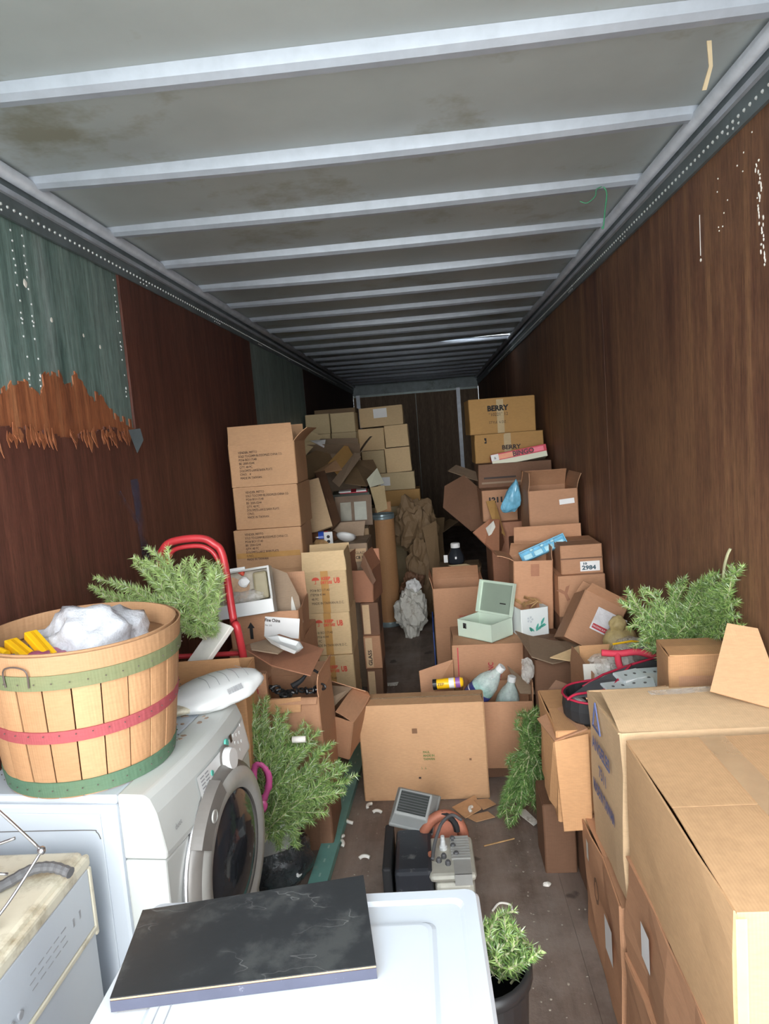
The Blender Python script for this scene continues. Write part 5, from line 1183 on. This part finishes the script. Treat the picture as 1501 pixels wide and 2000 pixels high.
t = thing('small_engine', 'small black and grey engine on the floor with a rusty pull-start ring', 'engine', (-.10, 2.62, 0), (0, 0, R(1)))
obj('black_housing', B((-.15, 0.0, -.12, .18, .0, .178)), plain('dusty_black_steel', srgb(54, 56, 62), .3, dirt=(srgb(124, 124, 122), 9, .56)), t, bevel=.018)
obj('side_plate', B((-.20, -.162, -.09, .23, .0, .172)), M_blackm, t, bevel=.01); obj('foot_casting', B((-.19, -.12, -.14, -.105, .0, .06)), M_cable, t, bevel=.01)
obj('block', B((.005, .158, -.135, .11, .0, .135)), M_alu, t, bevel=.02); hd = obj('cylinder_head', B((-.015, .166, -.142, .12, .138, .170)), M_alu, t, bevel=.022)
for k in range(9): obj('fin', B((.075, .15, -.05 + .018 * k, -.043 + .018 * k, .1705, .180)), M_silver, hd)
obj('tin_shroud', B((.082, .148, -.146, -.05, .1705, .174), (.082, .148, -.1465, -.1425, .13, .174)), M_silver, hd)
for (x, y) in ((.025, -.055), (.06, -.075), (.095, -.02), (.085, .035), (.085, .085), (.045, -.03)): obj('bolt', lathe([(.011, .17), (.011, .183), (.008, .188), (0, .188)], 6, M=Matrix.Translation((x, y, 0))), M_cable, hd)
sp = obj('spark_plug', lathe([(.017, .17), (.017, .182), (.011, .186), (.010, .205), (.008, .21), (.008, .225), (0, .225)], 14, M=Matrix.Translation((.045, .03, 0))), M_whitepl, hd)
obj('ignition_cable', tube(smooth_path([(.0, -.06, .185), (.01, .0, .205), (.03, .05, .235), (.05, .09, .25), (.09, .14, .25), (.13, .15, .22)], 6), .007, 8), M_cable, t, smooth=True)
obj('flywheel_shroud', tube([(.05 + .085 * math.cos(R(a)), .16 + .03 * math.sin(R(a * 2)) * .3, .135 + .105 * math.sin(R(a))) for a in range(-25, 190, 12)], .023, 9), M_copper, t, smooth=True)
obj('recoil_core', lathe([(0, 0), (.07, 0), (.075, .02), (.06, .035), (0, .035)], 22, M=Matrix.Translation((.05, .20, .15)) @ Matrix.Rotation(R(80), 4, 'X')), M_copper, t); obj('grille', tube([(.05 + .06 * math.cos(R(a)), .155, .17 + .075 * math.sin(R(a))) for a in range(0, 181, 15)], .016, 7), M_blackm, t)
obj('rust_lug', blob((.0, -.145, .03), (.02, .012, .018), .3, 3, 2), M_copper, t); obj('rust_lug', blob((-.005, -.02, .182), (.012, .016, .01), .3, 4, 2), M_copper, t)
t = thing('lamp_housing', 'grey tapered plastic housing with a dark ribbed window, tipped on the engine', 'housing', (-.17, 2.86, .215), (R(38), R(8), R(-14)))
bm = bmesh.new(); V = [[bm.verts.new((sx * a, sy * b, z)) for sx, sy in ((-1, -1), (1, -1), (1, 1), (-1, 1))] for a, b, z in ((.098, .085, 0), (.098, .085, .018), (.092, .078, .026), (.072, .055, .085))]
for p, q in zip(V, V[1:]):
    for k in range(4): bm.faces.new((p[k], p[(k + 1) % 4], q[(k + 1) % 4], q[k]))
bm.faces.new(V[-1]); bm.faces.new(V[0][::-1]); obj('shell', bm, M_greyhouse, t, bevel=.006)
wdw = obj('dark_window', B((-.062, .064, -.044, .046, .0852, .0875)), plain('dusty_dark_glass', srgb(58, 62, 60), .3, dirt=(srgb(110, 112, 108), 14, .6)), t)
for k in range(8): obj('rib', B((-.06, .062, -.038 + .0115 * k, -.0355 + .0115 * k, .0876, .090)), M_cable, wdw)

for i, (x, y, lab) in enumerate(((-.38, 3.23, 'white foam peanut nearest the wide tan carton'), (-.425, 3.29, 'white foam peanut at the left foot of the wide tan carton'), (-.51, 3.15, 'white foam peanut alone in the aisle by the green post'), (-.54, 3.02, 'upper of two touching foam peanuts in the aisle'),
        (-.525, 2.975, 'lower of two touching foam peanuts in the aisle'), (-.41, 2.86, 'small foam peanut halfway to the engine'), (.08, 3.2, 'foam peanut on the torn cardboard scraps'))):
    o = obj('foam_peanut', tube(smooth_path([(-.022, 0, 0), (-.008, .006, .004), (.010, .004, .003), (.023, -.006, 0)], 4), .0085, 7), M_foam, smooth=True); o.location = (x, y, .0095 if i < 6 else .022); o.rotation_euler = (0, 0, i * 1.3); tag(o, lab, 'foam peanut', 'foam peanuts in the aisle')
o = obj('foam_peanut', tube([(-.028, 0, 0), (.028, 0, 0)], .014, 8), M_foam, smooth=True); o.location = (-.615, 2.70, .64); tag(o, 'white foam piece caught high in the fanned garland', 'foam peanut', 'foam peanuts in the aisle')
for i, (pts, lab) in enumerate((([(-.01, 3.24, .012), (.11, 3.33, .02), (.13, 3.2, .02), (.05, 3.14, .012)], 'torn tan cardboard scrap, left one of the pile on the floor'), ([(.10, 3.27, .028), (.17, 3.29, .022), (.205, 3.24, .02), (.14, 3.19, .022)], 'torn tan cardboard scrap, right one of the pile on the floor'),
        ([(.05, 3.16, .008), (.16, 3.19, .012), (.19, 3.14, .012), (.10, 3.11, .008)], 'torn tan cardboard scrap, front one of the pile on the floor'))): board_piece(lab, pts, 'tan', th=.004, group='torn cardboard scraps on the floor')
board_piece('torn grey plastic strip on the floor right of the scraps', [(.29, 3.20, .012), (.34, 3.18, .02), (.385, 3.08, .014), (.36, 3.06, .01), (.31, 3.14, .016)], 'grey', 'plastic_strip', .006, cat='plastic').data.materials[0] = M_dirtpaper
o = obj('straw', tube([(.12, 2.92, .006), (.26, 2.965, .008)], .0035, 5), M_leaf); tag(o, 'dry straw lying on the floor right of the engine', 'straw')
o = obj('wire_hook', tube(smooth_path([(.12, 2.50, .005), (.15, 2.54, .006), (.19, 2.53, .006), (.195, 2.50, .005)], 5), .004, 6), M_foam); tag(o, 'pale curved hook on the floor behind the dryer corner', 'hook')
for p, lab in (((.35, 2.64, .01), 'white chip on the floor by the right-hand cartons'), ((-.20, 3.05, .01), 'grey pebble of foam near the grey housing')):
    o = obj('chip', blob((0, 0, 0), (.018, .012, .008), .3, 7, 2), M_foam); o.location = p; tag(o, lab, 'chip')
for p, lab in (((-.42, 5.0, 0), 'white paper scrap on the far aisle floor'), ((-.20, 4.72, 0), 'small red and white paper scrap on the far aisle floor')):
    o = obj('paper_scrap', plate([(-.07, -.02, .004), (.06, -.03, .006), (.07, .02, .012), (-.06, .03, .004)], .003), M_dirtpaper if 'white paper' in lab else M_redink); o.location = p; tag(o, lab, 'paper')
bm = bmesh.new(); rng = random.Random(77)
for k in range(520):
    x, y = rng.uniform(-.5, .5), 1.4 + 3.6 * rng.random() ** 1.3; s = rng.uniform(.0015, .0055)
    blob((x, y, s * .4), (s, s * rng.uniform(.6, 1.4), s * .5), 0, 0, 1, bm=bm)
o = obj('floor_debris', bm, [M_stone]); tag(o, 'pale grit and crumbs scattered over the aisle floor', 'debris', kind='stuff')

# ------------------------------------------------------------------ right foreground: cartons along the wall
carton('large glossy carton filling the bottom right corner, taped shut', .487, .985, 1.19, .70, .605, .952, 'big', seed=161, amp=.006, tape=[('t', .20, .27, 0, .70, M_clear), ('f', .0, .02, .0, .34, M_clear)])
carton('brown carton with a white label under the large glossy carton', .475, .985, 1.22, .68, .305, .602, 'kraft', seed=162, amp=.02, papers=[('l', .16, .12, .07, .10)]); carton('brown carton at floor level in the bottom right stack', .46, .985, 1.22, .68, .002, .302, 'kraft', seed=163, amp=.02, papers=[('l', .10, .06, .08, .11)])
t = carton('tan carton with blue shipping marks and loose flaps, behind the large glossy carton', .485, .985, 1.915, .40, .435, .94, 'pale', rx=-3.5, seed=164, amp=.010, flaps=dict(f=(16, .25), b=None, l=(-6, .15), r=None),
       prints=[('l', .06, .335, .058, 'ANGELES', M_blueink, 0, .95, .0022), ('l', .13, .26, .054, '7511', M_blueink, 0, .95, .0012), ('l', .04, .18, .056, 'MADE IN TAIWAN', M_blueink, 0, .58, .0022)])
M = face_m('l', .15, .455, .5, .43, .52, .006); bm = bmesh.new()
for a, b in (((-.05, -.04), (.05, -.04)), ((.05, -.04), (0, .05)), ((0, .05), (-.05, -.04))):
    tube([M @ Vector((*a, 0)), M @ Vector((*b, 0))], .003, 4, bm=bm)
obj('triangle_mark', bm, M_blueink, t); txt('LA', .035, M_blueink, t, M @ Matrix.Translation((-.022, -.032, 0)))
def sub(t, nm, pts, m, th=.005): return obj(nm, plate([Vector(p) - t.location for p in pts], th), K[m] if isinstance(m, str) else m, t)
sub(t, 'flap', [(.481,2.325,.908),(.565,2.31,.898),(.752,2.31,.920),(.975,2.31,.970),(.98,2.36,.968),(.755,2.36,.926),(.581,2.36,.904)], 'tan', .006)
sub(t, 'flap', [(.905,2.17,1.18),(.985,2.14,1.165),(.985,1.97,.955),(.80,2.06,1.0)], 'tan', .005)
t = thing('clear_case', 'clear plastic case inside the blue-marked carton', 'case', (.74, 2.13, .93), (R(8), 0, R(4))); obj('case_shell', B((-.10, .10, -.06, .06, .0, .045)), M_clearbag, t, bevel=.004); obj('inner_tray', B((-.09, .09, -.05, .05, .006, .036)), M_whitepl, t, bevel=.004)
for x in (-.03, .05): obj('divider', B((x, x + .012, -.052, .052, .037, .042)), M_paper, t)
carton('brown carton with a white label below the blue-marked carton', .465, .985, 1.925, .50, .002, .422, 'kraft', seed=165, amp=.02, papers=[('l', .30, .14, .09, .12), ('l', .06, .30, .03, .07, M_dirtpaper)], prints=[('l', .16, .22, .13, 'O', K['dark'], 0, .7, .002)])
t = carton('orange-brown open carton with flaps hanging toward the aisle', .385, .80, 2.45, .40, .385, .735, 'orange', seed=166, amp=.01, flaps=dict(f=0, b=0, l=None, r=None), papers=[('t', .09, .22, .12, .09, M_dirtpaper)])
sub(t, 'flap', [(.378,2.435,.705),(.498,2.425,.735),(.493,2.40,.384),(.393,2.415,.372)], 'orange', .006); sub(t, 'flap', [(.361,2.6,.709),(.378,2.45,.695),(.402,2.45,.40),(.365,2.53,.43),(.361,2.6,.448)], 'orange', .006)
sub(t, 'flap', [(.345,2.62,.712),(.452,2.66,.742),(.50,2.44,.745),(.379,2.435,.705)], 'kraft', .006)
carton('dark carton at floor level under the orange-brown open carton', .50, .985, 2.48, .42, .002, .38, 'dark', seed=167); carton('low dark carton by the aisle under the hanging flaps', .36, .49, 2.72, .2, .002, .30, 'dark', seed=168)
t = carton('tan torn-edged carton below the right wall garland', .765, .985, 2.33, .18, .80, 1.035, 'orange', rz=-4, rx=0, seed=169, amp=.014, tape=[('f', .03, .20, .13, .165, K['kraft'])], flaps=dict(f=2, b=0, l=None, r=None))
carton('brown carton wedged by the wall under the torn-edged carton', .80, .985, 2.38, .44, .737, .797, 'dark', seed=170)
# cassette case
t = thing('cassette_case', 'black zip case with red piping, open and full of cassettes', 'case', (.655, 2.58, .742), (0, 0, R(14)))
def caps(L_, w_, n=10): return [(L_ / 2 - w_ + w_ * math.cos(a), w_ * math.sin(a)) for a in [-math.pi / 2 + math.pi * k / n for k in range(n + 1)]] + [(-L_ / 2 + w_ + w_ * math.cos(a), w_ * math.sin(a)) for a in [math.pi / 2 + math.pi * k / n for k in range(n + 1)]]
bm = bmesh.new(); rows = [[bm.verts.new((x * s, y * s, z)) for x, y in caps(.44, .115)] for s, z in ((.92, 0), (1, .015), (1.02, .055), (1, .092), (.95, .092), (.93, .012))]
for p, q in zip(rows, rows[1:]):
    for k in range(len(p)): bm.faces.new((p[k], p[(k + 1) % len(p)], q[(k + 1) % len(q)], q[k]))
bm.faces.new(rows[-1]); bm.faces.new(rows[0][::-1]); obj('case_body', bm, M_blackm, t, smooth=False)
cp = caps(.444, .116); obj('red_piping', tube([(x, y, .094) for x, y in cp + cp[:1]], .0045, 6), plain('crimson_piping', srgb(176, 38, 66), .5), t, smooth=True)
Rw = Matrix.Rotation(R(-14), 3, 'Z'); lc = lambda p: Rw @ (Vector(p) - Vector((.655, 2.58, .742)))
ld = obj('lid', plate([lc(p) for p in ((.633,2.72,.835),(.749,2.745,.862),(.925,2.79,.885),(.918,2.73,.775),(.759,2.70,.79))], .012), M_blackm, t)
obj('red_piping', tube([lc(p) for p in ((.526,2.62,.835),(.623,2.705,.846),(.749,2.745,.868),(.925,2.79,.892))], .005, 6), MATS['crimson_piping'], ld, smooth=True)
fb = obj('folded_band', plate([lc(p) for p in ((.448,2.5,.842),(.542,2.58,.862),(.732,2.70,.880),(.657,2.62,.86),(.598,2.54,.847),(.504,2.5,.843))], .006), plain('charcoal_fabric', srgb(70, 70, 74), .8), t)
obj('red_piping', tube(smooth_path([lc(p) for p in ((.439,2.48,.842),(.477,2.5,.853),(.567,2.53,.848),(.622,2.56,.854),(.682,2.64,.868),(.732,2.70,.884))], 4), .005, 6), MATS['crimson_piping'], fb, smooth=True)
M_frostcase = plain('frosted_case_plastic', srgb(196, 204, 206), .25)
CS = [(.64, 2.555, .842, .3, 'frosted cassette box, front left one in the black zip case'), (.725, 2.565, .845, -.2, 'frosted cassette box in the middle of the black zip case'), (.705, 2.625, .858, .4, 'cassette box leaning at the back of the black zip case'),
      (.79, 2.60, .848, -.35, 'grey cassette with a toothed window, on top at the right'), (.655, 2.50, .835, .15, 'cassette box nearest the piping of the black zip case'), (.79, 2.66, .85, .1, 'cassette box beneath the lid of the black zip case')]
for x, y, z, a, lab in CS:
    t = thing('cassette', lab, 'cassette', (x, y, z), (R(10), R(6 * math.sin(x * 40)), a), 'cassettes in the black zip case')
    obj('case_shell', B((-.054, .054, -.034, .034, 0, .015)), M_greypl if 'grey' in lab else M_frostcase, t, bevel=.0015); obj('paper_label', B((-.045, .045, -.0345, -.0335, .002, .013)), M_paper, t)
    for q in (-.02, .02): obj('reel_hole', lathe([(.006, .0152), (.006, .0158), (0, .0158)], 10, M=Matrix.Translation((q, 0, 0))), M_cable, t)
for k in range(4):
    o = obj('cassette', B((-.006, .006, -.03, .03, 0, .055)), (M_paper, M_silver, M_black, M_whitepl)[k]); o.location = (.475 + .014 * k, 2.515, .775); o.rotation_euler = (0, R(8), R(14)); tag(o, ['white', 'silver', 'black', 'off-white'][k] + ' cassette standing on edge in the rounded end of the zip case', 'cassette', 'cassettes in the black zip case')
board_piece('brown rusty scrap of cardboard behind the black zip case nose', [(.40, 2.86, .70), (.47, 2.9, .76), (.53, 2.88, .74), (.52, 2.82, .66), (.43, 2.8, .62)], 'dark', th=.008)
